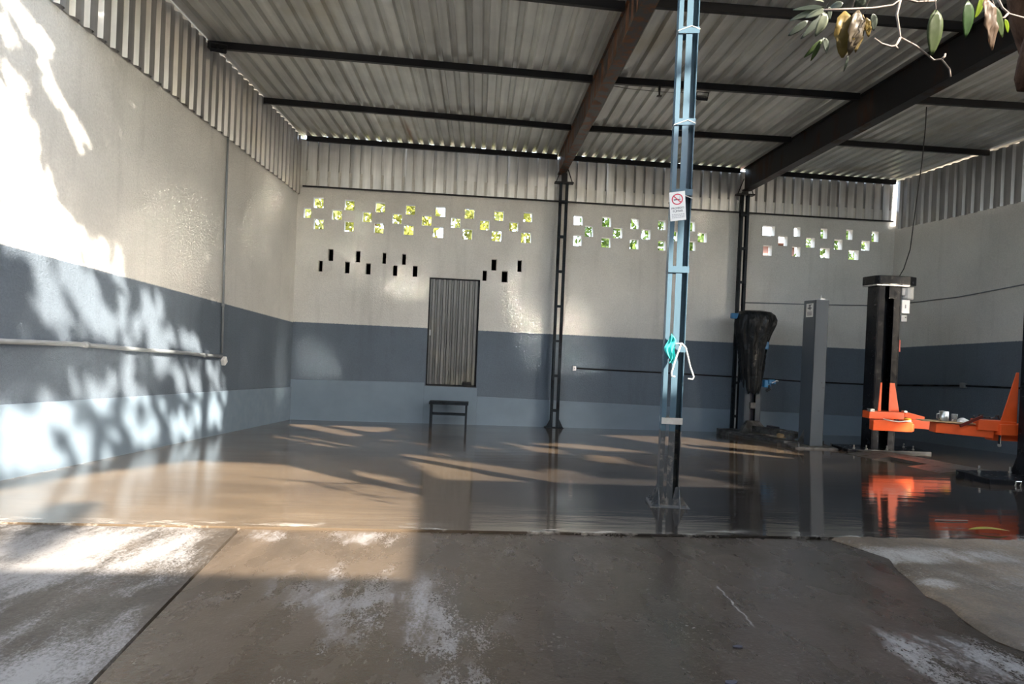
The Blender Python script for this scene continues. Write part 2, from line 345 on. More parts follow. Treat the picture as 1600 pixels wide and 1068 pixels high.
def bag_material():
    t = NT('black_bin_bag')
    t.set(color=(0.008, 0.010, 0.012, 1), rough=0.17, spec=0.22)
    h = t.noise(5.0, 5, 0.6, stretch=(1.6, 1.6, 0.7), dist=0.8)
    t.bump(h, 0.9, 0.05)
    return t.m
M_bag = bag_material()
def leaf_material(name, col, trans=0.5, var=0.35):
    t = NT(name)
    f = t.ramp(t.noise(7, 3), 0.3, 0.7, 1 - var, 1 + var)
    c = t.mix(1.0, (*col, 1), f, 'MULTIPLY')
    t.set(color=c, rough=0.42)
    tr = t.n('ShaderNodeBsdfTranslucent'); t.put(tr.inputs[0], c)
    mx = t.n('ShaderNodeMixShader'); mx.inputs[0].default_value = trans
    t.t.links.new(t.b.outputs[0], mx.inputs[1]); t.t.links.new(tr.outputs[0], mx.inputs[2]); t.t.links.new(mx.outputs[0], t.out.inputs[0])
    return t.m
LM = dict(olive=leaf_material('olive_leaf', (0.058, 0.081, 0.029)), green=leaf_material('green_leaf', (0.024, 0.058, 0.014)),
          green2=leaf_material('mid_green_leaf', (0.058, 0.089, 0.027)), lime=leaf_material('lime_leaf', (0.152, 0.215, 0.014)),
          tan=leaf_material('tan_leaf', (0.161, 0.107, 0.071)), yellow=leaf_material('yellow_leaf', (0.187, 0.134, 0.040)),
          yellow2=leaf_material('ochre_leaf', (0.152, 0.112, 0.045)), brown=leaf_material('withered_leaf', (0.098, 0.076, 0.049)),
          pale=leaf_material('pale_leaf', (0.152, 0.170, 0.120)), gray=leaf_material('grey_green_leaf', (0.085, 0.101, 0.081)))
M_canopy = leaf_material('mango_canopy', (0.07, 0.13, 0.03), 0.35)
M_outleaf = leaf_material('yellow_green_leaf', (0.24, 0.25, 0.055), 0.5, 0.6)  # yellow-green leaf colour
M_outleaf2 = leaf_material('deep_green_leaf', (0.085, 0.14, 0.025), 0.5, 0.6)  # deeper green leaf colour
def bark():
    t = NT('mango_bark')
    f = t.noise(14, 5, 0.7, stretch=(1, 1, 0.5))
    c = t.mix(t.ramp(f, 0.35, 0.7), (0.024, 0.012, 0.007, 1), (0.085, 0.047, 0.028, 1))
    c = t.mix(t.ramp(t.noise(9, 4, off=(4, 1, 2)), 0.62, 0.72, 0, 0.5), c, (0.20, 0.17, 0.14, 1))
    t.set(color=c, rough=0.9, spec=0.08); t.bump(f, 0.8, 0.02)
    return t.m
M_bark = bark()
M_twig = simple('bare_twig', (0.17, 0.135, 0.115), 0.7, var=0.2, scale=30)

def floor_material():
    t = NT('wet_workshop_concrete'); x, y, z = t.xyz()
    big = t.noise(0.55, 5, 0.6); mid = t.noise(2.2, 5, 0.6, stretch=(0.6, 1.6, 1)); fine = t.noise(60, 3)
    c = t.mix(t.ramp(big, 0.35, 0.68), (0.08, 0.059, 0.041, 1), (0.142, 0.105, 0.070, 1))
    c = t.mix(1.0, c, t.ramp(mid, 0.3, 0.7, 0.85, 1.12), 'MULTIPLY')
    # wet mask: shade painted darker into the right floor, eased under sun streaks
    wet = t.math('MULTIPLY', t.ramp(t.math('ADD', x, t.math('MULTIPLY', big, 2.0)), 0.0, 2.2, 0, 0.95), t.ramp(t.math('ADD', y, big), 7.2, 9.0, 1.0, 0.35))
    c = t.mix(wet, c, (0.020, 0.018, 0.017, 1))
    # pale cement residue by the joint
    jd = t.math('SUBTRACT', y, t.math('ADD', t.math('MULTIPLY', x, 0.03), 4.35))
    edge = t.math('MULTIPLY', t.ramp(jd, 0.02, 0.22, 1, 0), t.ramp(t.noise(5, 5, 0.7, stretch=(0.6, 2, 1)), 0.52, 0.66))
    c = t.mix(t.math('MULTIPLY', edge, 0.8), c, (0.50, 0.47, 0.43, 1))
    # dry line along the foot of the left wall
    lx = t.math('SUBTRACT', x, t.math('ADD', t.math('MULTIPLY', y, 0.0289), -4.2386))
    e2 = t.math('MULTIPLY', t.ramp(lx, 0.02, 0.16, 1, 0), t.ramp(t.noise(7, 4, 0.7), 0.46, 0.6))
    c = t.mix(t.math('MULTIPLY', e2, 0.7), c, (0.45, 0.43, 0.40, 1))
    rg = t.ramp(t.noise(0.8, 4, 0.6, stretch=(0.5, 1.2, 1), off=(2, 5, 0)), 0.35, 0.65, 0.04, 0.12)
    left = t.ramp(t.math('ADD', x, t.math('MULTIPLY', big, 1.6)), -1.2, 1.6, 0.10, 0.0)
    rg = t.math('ADD', rg, left)
    t.set(color=c, rough=rg, ior=1.58, spec=0.95)
    h = t.math('ADD', t.math('MULTIPLY', t.noise(3.0, 4, 0.5, stretch=(0.5, 2.2, 1)), 1.0), t.math('MULTIPLY', fine, 0.06))
    t.bump(h, 0.10, 0.02)
    return t.m
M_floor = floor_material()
def drive_material(name, base, pale, patches, rough=(0.32, 0.6), bump=0.25, thr=(0.5, 0.62), pale_k=0.85, speck_k=0.25, crack=None, left=None):
    t = NT(name); x, y, z = t.xyz()
    big = t.noise(0.9, 5, 0.6); mid = t.noise(3.2, 5, 0.62, stretch=(1.5, 0.6, 1))
    c = t.mix(1.0, (*base, 1), t.ramp(big, 0.3, 0.7, 0.6, 1.45), 'MULTIPLY'); c = t.mix(1.0, c, t.ramp(t.noise(55, 4, 0.8), 0.3, 0.7, 0.6, 1.45), 'MULTIPLY')
    c = t.mix(1.0, c, t.ramp(mid, 0.3, 0.7, 0.7, 1.35), 'MULTIPLY')
    speck = t.noise(90, 3, 0.8, stretch=(1, 0.6, 1)); cloud = t.noise(2.4, 6, 0.68, stretch=(1.7, 0.5, 1), off=(1.7, 0.3, 0))
    if left: c = t.mix(t.math('MULTIPLY', t.ramp(t.math('ADD', x, t.math('MULTIPLY', big, 0.9)), 0.0, 0.9, 1, 0), 0.85), c, t.mix(1.0, (*left, 1), t.ramp(mid, 0.3, 0.7, 0.75, 1.25), 'MULTIPLY'))
    tot = None
    for (px, py, rx, ry, k) in patches:
        dx = t.math('DIVIDE', t.math('SUBTRACT', x, px), rx); dy = t.math('DIVIDE', t.math('SUBTRACT', y, py), ry)
        d = t.math('ADD', t.math('MULTIPLY', dx, dx), t.math('MULTIPLY', dy, dy))
        f = t.ramp(d, 0.1, 1.0, k, 0)
        tot = f if tot is None else t.math('MAXIMUM', tot, f)
    if tot is not None:
        v = t.math('ADD', t.math('ADD', t.math('MULTIPLY', cloud, 0.62), t.math('MULTIPLY', speck, 0.42)), t.math('MULTIPLY', t.math('SUBTRACT', tot, 0.5), 0.16))
        f = t.math('MULTIPLY', t.ramp(v, thr[0], thr[1]), t.ramp(tot, 0.02, 0.3))
        c = t.mix(t.math('MULTIPLY', f, pale_k), c, (*pale, 1))
        t.set(rough=t.math('ADD', t.ramp(mid, 0.3, 0.7, rough[0], rough[1]), t.math('MULTIPLY', f, 0.25)))
    else:
        t.set(rough=t.ramp(mid, 0.3, 0.7, rough[0], rough[1]))
    sp = t.math('MULTIPLY', t.ramp(t.noise(48, 3, 0.7), 0.585, 0.66), t.ramp(t.noise(1.6, 3, off=(9, 2, 0)), 0.40, 0.62))
    c = t.mix(t.math('MULTIPLY', sp, speck_k), c, (*pale, 1))
    if crack:
        dx = t.math('SUBTRACT', x, t.math('ADD', t.math('MULTIPLY', t.math('SUBTRACT', y, crack[1]), crack[2]), t.math('ADD', crack[0], t.math('MULTIPLY', t.math('SUBTRACT', t.noise(9, 3), 0.5), 0.06))))
        cm = t.math('MULTIPLY', t.ramp(t.math('ABSOLUTE', dx), 0.002, 0.007, 1, 0), t.math('MULTIPLY', t.ramp(y, crack[3], crack[3] + 0.05), t.ramp(y, crack[1] - 0.02, crack[1], 1, 0)))
        c = t.mix(t.math('MULTIPLY', cm, 0.6), c, (*pale, 1))
    t.set(color=c, ior=1.45)
    t.bump(t.math('ADD', t.math('MULTIPLY', t.noise(70, 3, 0.7), 0.5), t.noise(12, 4, 0.6)), bump, 0.008)
    return t.m
M_drive_l = drive_material('limed_driveway', (0.045, 0.036, 0.028), (0.27, 0.26, 0.255), [(-2.6, 3.6, 1.6, 1.1, 1.0), (-1.9, 2.2, 1.4, 0.9, 0.8), (-3.4, 2.4, 1.6, 1.2, 0.7), (-1.35, 2.0, 0.5, 0.8, 0.8)], thr=(0.50, 0.62), pale_k=0.8)
M_drive_m = drive_material('damp_driveway', (0.027, 0.020, 0.0155), (0.24, 0.23, 0.23), [(-0.75, 4.15, 1.1, 0.26, 0.9), (-0.65, 3.15, 0.8, 0.55, 0.9), (-0.25, 2.75, 0.55, 0.5, 0.8), (-0.5, 2.05, 0.45, 0.35, 0.6), (0.05, 2.2, 0.35, 0.3, 0.55), (0.75, 2.75, 0.4, 0.3, 0.5), (0.2, 3.8, 0.3, 0.4, 0.5), (2.0, 2.45, 0.35, 0.5, 1.0)], rough=(0.17, 0.38), thr=(0.555, 0.66), pale_k=0.8, left=(0.082, 0.062, 0.045), crack=(1.322, 3.348, 0.068, 2.77))  # last patch paints the white wet glare into the slab colour
M_drive_r = drive_material('crumbling_concrete', (0.098, 0.070, 0.045), (0.26, 0.24, 0.22), [(3.0, 4.0, 0.9, 0.25, 1.0), (3.6, 3.4, 1.0, 0.6, 0.7), (2.6, 3.4, 0.2, 0.12, 0.8), (4.5, 4.0, 1.5, 0.8, 0.7)], rough=(0.5, 0.8), bump=0.9, thr=(0.5, 0.64), speck_k=0.8)

# ------------------------------------------------------------------ setting: floor, driveway
def jy(x): return 4.365 + 0.03 * x
fb = MB()
corners = [(-4.3, jy(-4.3)), (10.9, jy(10.9)), (9.75, 14.45), (-4.3, 13.42)]
fb.poly([(x, y, fz(y) - 0.25) for x, y in corners], (0, 0, 0.25))
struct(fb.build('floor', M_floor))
dw = sroot('driveway')
def slab(pts, dz, mat, th=0.2):
    b = MB(); b.poly([(x, y, fz(y) + dz - th) for x, y in pts], (0, 0, th)); return b.build('slab', mat, dw)
slab([(-4.3, -2.2), (-0.62, -2.2), (-1.245, 2.15), (-1.525, 4.2), (-1.545, jy(-1.55) - 0.012), (-4.3, jy(-4.3) - 0.012)], -0.012, M_drive_l)
edge_pts = [(2.56, 4.43), (2.62, 4.2), (2.68, 3.94), (2.58, 3.75), (2.50, 3.48), (2.40, 3.23), (2.43, 3.12), (2.36, 2.95), (2.33, 2.82), (2.30, 2.64), (2.36, 2.55), (2.42, 2.4), (2.7, 1.6), (3.2, -2.2)]
slab([(-0.61, -2.2)] + edge_pts[::-1] + [(-1.53, jy(-1.55) - 0.012), (-1.51, 4.2), (-1.232, 2.15)], -0.016, M_drive_m)
# raised crumbling patch, ragged bevelled edge
rng = random.Random(4)
top = []; NX, NY = 46, 50
def edge_x(y):
    for (xa, ya), (xb, yb) in zip(edge_pts[:-1], edge_pts[1:]):
        if yb <= y <= ya: return xa + (xb - xa) * (ya - y) / (ya - yb + 1e-9)
    return edge_pts[0][0] if y > edge_pts[0][1] else edge_pts[-1][0]
vs = []; fs = []
for j in range(NY + 1):
    y = -2.2 + (jy(3) - 0.012 + 2.2) * (j / NY) ** 0.6
    for i in range(NX + 1):
        tt = (i / NX) ** 1.8
        x = edge_x(y) + 0.0 + tt * (10.9 - edge_x(y)) + (rng.uniform(-0.012, 0.012) if 0 < i < NX else 0)
        yy = y + (0.03 * (x - 3) if j == NY else 0)
        rise = min(1, i / 3.0)
        vs.append((x, yy, fz(yy) - 0.015 + rise * 0.022 + (rng.uniform(-0.005, 0.005) if i > 1 else 0)))
for j in range(NY):
    for i in range(NX):
        a = j * (NX + 1) + i; fs.append((a, a + 1, a + NX + 2, a + NX + 1))
rough = MB(); rough.add(vs, fs); rough.build('slab', M_drive_r, dw, smooth=True)
g = MB(); g.poly([(-60, -40, -2.2), (60, -40, -2.2), (60, 90, -2.2), (-60, 90, -2.2)], (0, 0, 0.3)); struct(g.build('ground', M_ground))

# ------------------------------------------------------------------ walls
b = MB(); T = 0.18
ya, yb = -2.0, 13.45
b.poly([(lwx(ya) - T, ya, -1.4), (lwx(ya), ya, -1.4), (lwx(yb), yb, -1.4), (lwx(yb) - T, yb, -1.4)], (0, 0, 5.6))
wl_ = struct(b.build('wall_left', M_left))
b = MB()
def lowtop(y): return 0.634 - 0.0604 * y
pr = [(-2.0, lowtop(-2)), (13.45, lowtop(13.45)), (13.45, -1.3), (-2.0, -1.3)]
b.poly([(lwx(y), y, z) for y, z in pr], (0.022, 0, 0))
struct(b.build('baseboard_left', M_low, bevel=0.006))
# back wall with its openings
DOOR = (2.76, 3.835, -0.062, 2.225)
holes = [tuple(h) for h in SQUARES + SQUARES2 + SLOTS] + [DOOR]
U1 = 13.42
us = sorted({-0.2, U1} | {h[0] for h in holes} | {h[1] for h in holes}); zs = sorted({-1.4, 4.3} | {h[2] for h in holes} | {h[3] for h in holes})
ua = np.array(us); za = np.array(zs)
inh = np.zeros((len(us) - 1, len(zs) - 1), bool)
uc = (ua[:-1] + ua[1:]) / 2; zc = (za[:-1] + za[1:]) / 2
for h in holes: inh |= ((uc > h[0]) & (uc < h[1]))[:, None] & ((zc > h[2]) & (zc < h[3]))[None, :]
b = MB(); TB = 0.16
idx = {}
def vid(i, j, k):
    if (i, j, k) not in idx:
        idx[(i, j, k)] = len(b.v); p = bwp(us[i], TB * k, zs[j]); b.v.append(tuple(p))
    return idx[(i, j, k)]
for i in range(len(us) - 1):
    for j in range(len(zs) - 1):
        if inh[i, j]: continue
        b.f.append((vid(i, j, 0), vid(i+1, j, 0), vid(i+1, j+1, 0), vid(i, j+1, 0)))
        b.f.append((vid(i, j, 1), vid(i, j+1, 1), vid(i+1, j+1, 1), vid(i+1, j, 1)))
        for di, dj, e in ((-1, 0, ((i, j), (i, j+1))), (1, 0, ((i+1, j+1), (i+1, j))), (0, -1, ((i+1, j), (i, j))), (0, 1, ((i, j+1), (i+1, j+1)))):
            ii, jj = i + di, j + dj
            if not (0 <= ii < len(us) - 1 and 0 <= jj < len(zs) - 1) or inh[ii, jj]:
                (a0, a1), (c0, c1) = e
                b.f.append((vid(a0, a1, 0), vid(c0, c1, 0), vid(c0, c1, 1), vid(a0, a1, 1)))
b.mi = [0] * len(b.f)
struct(b.build('wall_back', M_back))
b = MB()
b.poly([bwp(u, 0, z) for u, z in ((0, -1.3), (2.74, -1.3), (2.74, 0.0), (0, -0.02))], BN * -0.022)
b.poly([bwp(u, 0, z) for u, z in ((2.741, -1.3), (3.86, -1.3), (3.86, -0.075), (2.741, -0.068))], BN * -0.022)
b.poly([bwp(u, 0, z) for u, z in ((3.861, -1.3), (13.3, -1.3), (13.3, -0.47), (3.861, -0.262))], BN * -0.022)
struct(b.build('baseboard_back', M_low, bevel=0.005))
b = MB()
for ya, yb in ((1.4, 6.85), (8.3, 14.6)):          # unseen gap, added so the sun reaches the orange arm
    b.poly([(rwx(ya), ya, -1.4), (rwx(yb), yb, -1.4), (rwx(yb) + T, yb, -1.4), (rwx(ya) + T, ya, -1.4)], (0, 0, 5.35))
struct(b.build('wall_right', M_right))

# ------------------------------------------------------------------ corrugated sheets
PITCH = 0.2165
def sheet_mesh(nr, length_a, length_b, depth, th=0.0012, top=0.045, base=0.10, skew=0.0):
    """trapezoid profile across local x, extruded along local y; ribs rise along +z"""
    prof = []
    for i in range(nr):
        x0 = i * PITCH
        prof += [(x0, 0), (x0 + (PITCH - base), 0), (x0 + PITCH - (base + top) / 2, depth), (x0 + PITCH - (base - top) / 2, depth)]
    prof += [(nr * PITCH, 0), (nr * PITCH + 0.03, 0)]
    vs = []
    for k in (0, th):
        for (x, z) in prof: vs.append((x, length_a, z + k)); vs.append((x, length_b, z + k))
    n = len(prof); fs = []
    for i in range(n - 1):
        a = 2 * i; fs.append((a, a + 1, a + 3, a + 2)); a += 2 * n; fs.append((a, a + 2, a + 3, a + 1))
    for e in (0, 1):
        for i in range(n - 1):
            a = 2 * i + e; fs.append((a, a + 2, a + 2 + 2 * n, a + 2 * n))
    me = bpy.data.meshes.new('corrugated_sheet'); me.from_pydata(vs, [], fs); me.update(); return me
NR = 5; SW = NR * PITCH
roof = sroot('ceiling')
x = -4.35; k = 0
while x < 10.4:
    yend = 13.437 + (x + SW / 2 + 3.85) * 0.0653 + 0.13            # the eave runs along the back wall
    rm = sheet_mesh(NR, 6.55, yend, 0.056, base=0.10, top=0.058); rm.materials.append(M_roof)
    o = bpy.data.objects.new('roof_sheet', rm); C.objects.link(o); o.parent = roof
    o.location = (x, 0, 4.985 + 0.0014 * (k % 2)); x += SW; k += 1
def cladding(name, p0, p1, z0a, z0b, z1, out, mat, nr=5, over=False, dep=0.042, base=0.13, top=0.075):
    """vertical sheets from p0 to p1 (2-D), bottom edge z0a..z0b; ribs point along `out`"""
    root = sroot(name)
    p0 = Vector((*p0, 0)); p1 = Vector((*p1, 0)); L = (p1 - p0).length; d = (p1 - p0) / L
    n = int(L / (nr * PITCH)) + 1
    for i in range(n):
        s0 = i * nr * PITCH
        cnt = nr if s0 + nr * PITCH <= L else max(1, int((L - s0) / PITCH) + (1 if over else 0))
        zb = z0a + (z0b - z0a) * s0 / L
        me = sheet_mesh(cnt, 0, 1, dep, base=base, top=top)
        zz = [zb - 0.012 * (i % 2), z1]
        for v in me.vertices:
            vx, vy, vz = v.co
            P = p0 + d * (s0 + vx) + Vector(out) * vz
            t = (s0 + vx) / L
            v.co = (P.x, P.y, (z0a + (z0b - z0a) * t - 0.008 * (i % 2)) if vy < 0.5 else z1)
        me.materials.append(mat)
        o = bpy.data.objects.new('cladding_sheet', me); C.objects.link(o); o.parent = root
    return root
cladding('wall_left_cladding', (lwx(5.2) + 0.012, 5.2), (lwx(13.42) + 0.012, 13.42), 3.985, 3.80, 4.975, (1, 0, 0), M_clad, over=True)
pB0 = bwp(0.0, -0.03, 0); pB1 = bwp(13.22, -0.03, 0)
cladding('wall_back_cladding', pB0.xy, pB1.xy, 3.965, 4.045, 4.93, BN * 1.0, M_clad_b, dep=0.12, base=0.062, top=0.056)
pR0 = (rwx(14.22) - 0.05, 14.22); pR1 = (rwx(6.0) - 0.05, 6.0)
cladding('wall_right_cladding', pR0, pR1, 3.86, 3.86, 4.965, (1, 0, 0), M_clad)
b = MB(); b.bar(bwp(0.1, -0.05, 3.96), bwp(13.25, -0.05, 4.04), 0.03, 0.03); struct(b.build('trim_1', M_black))

# ------------------------------------------------------------------ purlins and rafters
def purlin(p, q, label):
    b = MB(); p = Vector(p); q = Vector(q)
    d = (q - p).normalized(); s = Vector((-d.y, d.x, 0))
    b.bar(p, q, 0.012, 0.10)                                              # web
    b.bar(p + s * 0.028 + Vector((0,0,0.046)), q + s * 0.028 + Vector((0,0,0.046)), 0.05, 0.008)
    b.bar(p + s * 0.028 - Vector((0,0,0.046)), q + s * 0.028 - Vector((0,0,0.046)), 0.05, 0.008)
    b.bar(p + s * 0.052 - Vector((0,0,0.038)), q + s * 0.052 - Vector((0,0,0.038)), 0.006, 0.018)
    o = b.build('purlin', M_black, origin=p)
    return tag(o, label, 'purlin', 'black steel roof purlins')
ZP = 4.934
bays = ['left bay', 'middle bay', 'right bay']
rows = [('front', [(-4.0, 6.95, 1.53, 7.38), (1.72, 7.27, 5.66, 7.32), (5.86, 7.30, 9.6, 7.25)]),
        ('second', [(-3.93, 9.14, 1.53, 9.50), (1.72, 9.50, 5.66, 9.54), (5.86, 9.53, 9.80, 9.50)]),
        ('third', [(-3.88, 11.27, 1.53, 11.74), (1.72, 11.74, 5.66, 11.70), (5.86, 11.69, 9.60, 11.80)])]
rowtxt = dict(front='frontmost row', second='second row from the front', third='third row from the front')
for rn, segs in rows:
    for bi, (xa, ya, xb, yb) in enumerate(segs):
        purlin((xa, ya, ZP), (xb, yb, ZP), 'black steel purlin of the %s, %s' % (bays[bi], rowtxt[rn]))
for bi, (ua_, ub_) in enumerate(((0.15, 5.38), (5.58, 9.5), (9.70, 13.25))):
    p = bwp(ua_, -0.085, ZP); q = bwp(ub_, -0.085, ZP)
    purlin(p, q, 'black steel purlin along the top of the back wall cladding, %s' % bays[bi])

t = thing('rafter', (1.62, 10, 4.55), 'rust streaked black rafter running over the tall blue column to the back wall', 'rafter')
b = MB(); b.box((1.565, 5.35, 4.57), (1.675, 13.72, 4.95)); b.build('web', M_rafter, t, bevel=0.004)
b = MB(); b.box((1.535, 5.35, 4.555), (1.705, 13.72, 4.57)); b.build('flange', M_rafter, t)
b = MB(); b.box((1.535, 5.35, 4.95), (1.705, 13.72, 4.962)); b.build('flange', M_rafter, t)
t = thing('rafter', (5.75, 10, 4.47), 'deep dark steel rafter with bottom flange over the plastic covered lift', 'rafter')
b = MB(); b.box((5.715, 5.35, 4.49), (5.80, 13.9, 4.95)); b.build('web', M_rafter2, t, bevel=0.004)
b = MB(); b.box((5.665, 5.35, 4.465), (5.85, 13.9, 4.49)); b.build('flange', M_rafter2, t)
b = MB(); b.box((5.665, 5.35, 4.95), (5.85, 13.9, 4.962)); b.build('flange', M_rafter2, t)

# ------------------------------------------------------------------ back lattice columns
def lattice_column(x, y, ztop, label, shift):
    z0 = fz(y)
    t = thing('lattice_column', (x, y, z0), label, 'column', 'black lattice columns on the back wall')
    for sgn in (-1, 1):
        b = MB(); cx = x + sgn * 0.066
        b.box((cx - 0.028, y - 0.05, z0 + 0.012), (cx + 0.028, y - 0.042, ztop)); b.box((cx - 0.028, y + 0.042, z0 + 0.012), (cx + 0.028, y + 0.05, ztop))
        xo = cx + sgn * 0.024; b.box((xo - 0.004, y - 0.05, z0 + 0.012), (xo + 0.004, y + 0.05, ztop))
        b.build('channel', M_darkblue, t)
    z = z0 + 0.35; i = 0
    while z < ztop - 0.1:
        b = MB(); b.box((x - 0.092, y - 0.058, z), (x + 0.092, y - 0.05, z + 0.05)); b.box((x - 0.092, y + 0.05, z), (x + 0.092, y + 0.058, z + 0.05))
        b.build('batten', M_darkblue, t); z += 0.74; i += 1
    b = MB(); b.box((x - 0.2, y - 0.12, z0), (x + 0.2, y + 0.1, z0 + 0.012)); b.build('base_plate', M_darkblue, t)
    for sgn in (-1, 1):
        b = MB(); b.poly([(x + sgn * 0.096, y - 0.06, z0 + 0.012), (x + sgn * 0.19, y - 0.06, z0 + 0.012), (x + sgn * 0.096, y - 0.06, z0 + 0.2)], (0, 0.01, 0)); b.build('gusset', M_darkblue, t)
    b = MB(); b.box((x - 0.2, y - 0.07, ztop), (x + 0.2, y + 0.08, ztop + 0.03)); b.build('cap_plate', M_black, t)
    for sgn in (-1, 1):
        b = MB(); b.tube([(x + sgn * 0.17, y - 0.03, ztop + 0.03), (x + sgn * 0.05, y - 0.03, ztop + 0.36)], 0.011, 6); b.build('brace', M_black, t)
    b = MB(); b.box((x - 0.055, y - 0.05, ztop + 0.03), (x + 0.055, y + 0.06, ztop + (0.21 if shift else 0.09))); b.build('stub', M_black, t)
    return t
lattice_column(1.67, 13.58, 4.34, 'black lattice column on the back wall between the door and the tall blue column', True)
lattice_column(5.72, 13.86, 4.36, 'black lattice column on the back wall behind the plastic covered lift post', False)

# ------------------------------------------------------------------ front blue column
def front_column():
    x, y = 1.69, 5.47; z0 = fz(y); zt = 4.555
    t = thing('steel_column', (x, y, z0), 'tall blue lattice column with rusty foot in the wet workshop foreground', 'column')
    Mz = Matrix.Translation((x, y, 0)) @ Matrix.Rotation(R(-8), 4, 'Z')
    zsplit = 0.30
    def chan(sgn, za, zb, mat):
        b = MB()
        if sgn < 0:      # narrow channel
            b.box((-0.088, -0.060, za), (-0.050, -0.053, zb), M=Mz); b.box((-0.088, 0.053, za), (-0.050, 0.060, zb), M=Mz); b.box((-0.088, -0.053, za), (-0.082, 0.053, zb), M=Mz)
        else:            # wide channel, open hollow towards the yard
            b.box((-0.022, -0.064, za), (0.030, -0.057, zb), M=Mz); b.box((0.024, -0.057, za), (0.030, 0.053, zb), M=Mz); b.box((0.024, 0.053, za), (0.084, 0.060, zb), M=Mz); b.box((0.078, -0.050, za), (0.084, 0.053, zb), M=Mz)
        return b.build('channel', mat, t)
    for s in (-1, 1): chan(s, zsplit, zt, M_bluecol)
    for s in (-1, 1):
        o = chan(s, z0 + 0.012, zsplit, M_rustbase); o.name = 'lower_channel'; o['label'] = 'lower channel with chipped grey paint'
    for z in (0.36, 0.98, 1.66, 2.32, 2.92, 3.70):
        b = MB()
        for yy in (-0.07, 0.062): b.box((-0.088, yy, z), (0.088, yy + 0.008, z + 0.055), M=Mz)
        b.build('batten', M_bluecol if z > 0.5 else M_wire, t)
    b = MB(); b.box((-0.165, -0.165, z0 - 0.02), (0.165, 0.165, z0 + 0.014), M=Mz); b.build('base_plate', M_rustbase, t)
    for s in (-1, 1):
        for yy in (-0.062, 0.054):
            b = MB(); b.poly([Mz @ Vector(p) for p in ((s*0.02, yy, z0 + 0.014), (s*0.15, yy, z0 + 0.014), (s*0.085, yy, z0 + 0.17), (s*0.055, yy, z0 + 0.17))], Mz.to_3x3() @ Vector((0, 0.008, 0))); b.build('gusset', M_rustbase, t)
        b = MB(); b.poly([Mz @ Vector(p) for p in ((s*0.083, -0.15, z0 + 0.014), (s*0.083, 0.15, z0 + 0.014), (s*0.083, 0.05, z0 + 0.17), (s*0.083, -0.05, z0 + 0.17))], Mz.to_3x3() @ Vector((s*0.008, 0, 0))); b.build('gusset', M_rustbase, t)
    for (sx, sy) in ((-1,-1),(1,-1),(1,1),(-1,1)):
        b = MB(); c = Mz @ Vector((sx*0.135, sy*0.135, z0 + 0.014)); b.lathe([(0.014, 0), (0.014, 0.016), (0.007, 0.017), (0.007, 0.03)], c, 8); b.build('anchor_bolt', M_rustbase, t)
    for z in (2.30, 2.94, 3.74):
        b = MB(); pts = [Mz @ Vector(p) for p in ((-0.092, -0.068, z - 0.02), (0.02, -0.072, z + 0.02), (0.09, -0.068, z - 0.005), (0.092, 0.068, z - 0.02), (-0.092, 0.068, z - 0.02), (-0.092, -0.068, z - 0.02))]
        b.tube(pts, 0.004, 6); b.build('tie_wire', M_wire, t)
    return t, Mz
colt, Mz = front_column()
# bent hose hanger hanging from the column
b = MB()
b.tube([(1.665, 5.36, 1.05), (1.72, 5.35, 1.055), (1.755, 5.35, 1.02), (1.80, 5.35, 0.86), (1.835, 5.35, 0.775), (1.825, 5.35, 0.755), (1.785, 5.35, 0.758)], 0.007, 8)
b.tube([(1.71, 5.345, 1.045), (1.672, 5.345, 0.93), (1.638, 5.345, 0.80), (1.642, 5.345, 0.775), (1.67, 5.345, 0.772)], 0.007, 8)
tag(b.build('wire_hanger', M_wire, smooth=True, origin=(1.7, 5.35, 1.05)), 'bent white wire hanger hooked on the blue column', 'hanger')
# teal rag
b = MB(); rr = random.Random(2); vs = []; fs = []
nu, nv = 9, 12
for k in (0, 1):
    for j in range(nv + 1):
        for i in range(nu + 1):
            u = i / nu - 0.5; v = j / nv
            w_ = (0.03 + 0.055 * math.sin(math.pi * min(1, v * 1.1)) ** 0.7)
            vs.append((1.632 + u * w_ + 0.012 * math.sin(v * 9), 5.372 + 0.015 * math.sin(u * 14 + v * 5) - 0.006 * k, 1.125 - v * 0.23 + 0.015 * math.cos(u * 9)))
n1 = (nu + 1) * (nv + 1)
for k in (0, 1):
    for j in range(nv):
        for i in range(nu):
            a = k * n1 + j * (nu + 1) + i; f = (a, a + 1, a + nu + 2, a + nu + 1); fs.append(f if k == 0 else f[::-1])
b.add(vs, fs); tag(b.build('rag', M_teal, smooth=True, origin=(1.63, 5.37, 1.0)), 'small teal rag tied on the left side of the blue column', 'rag')

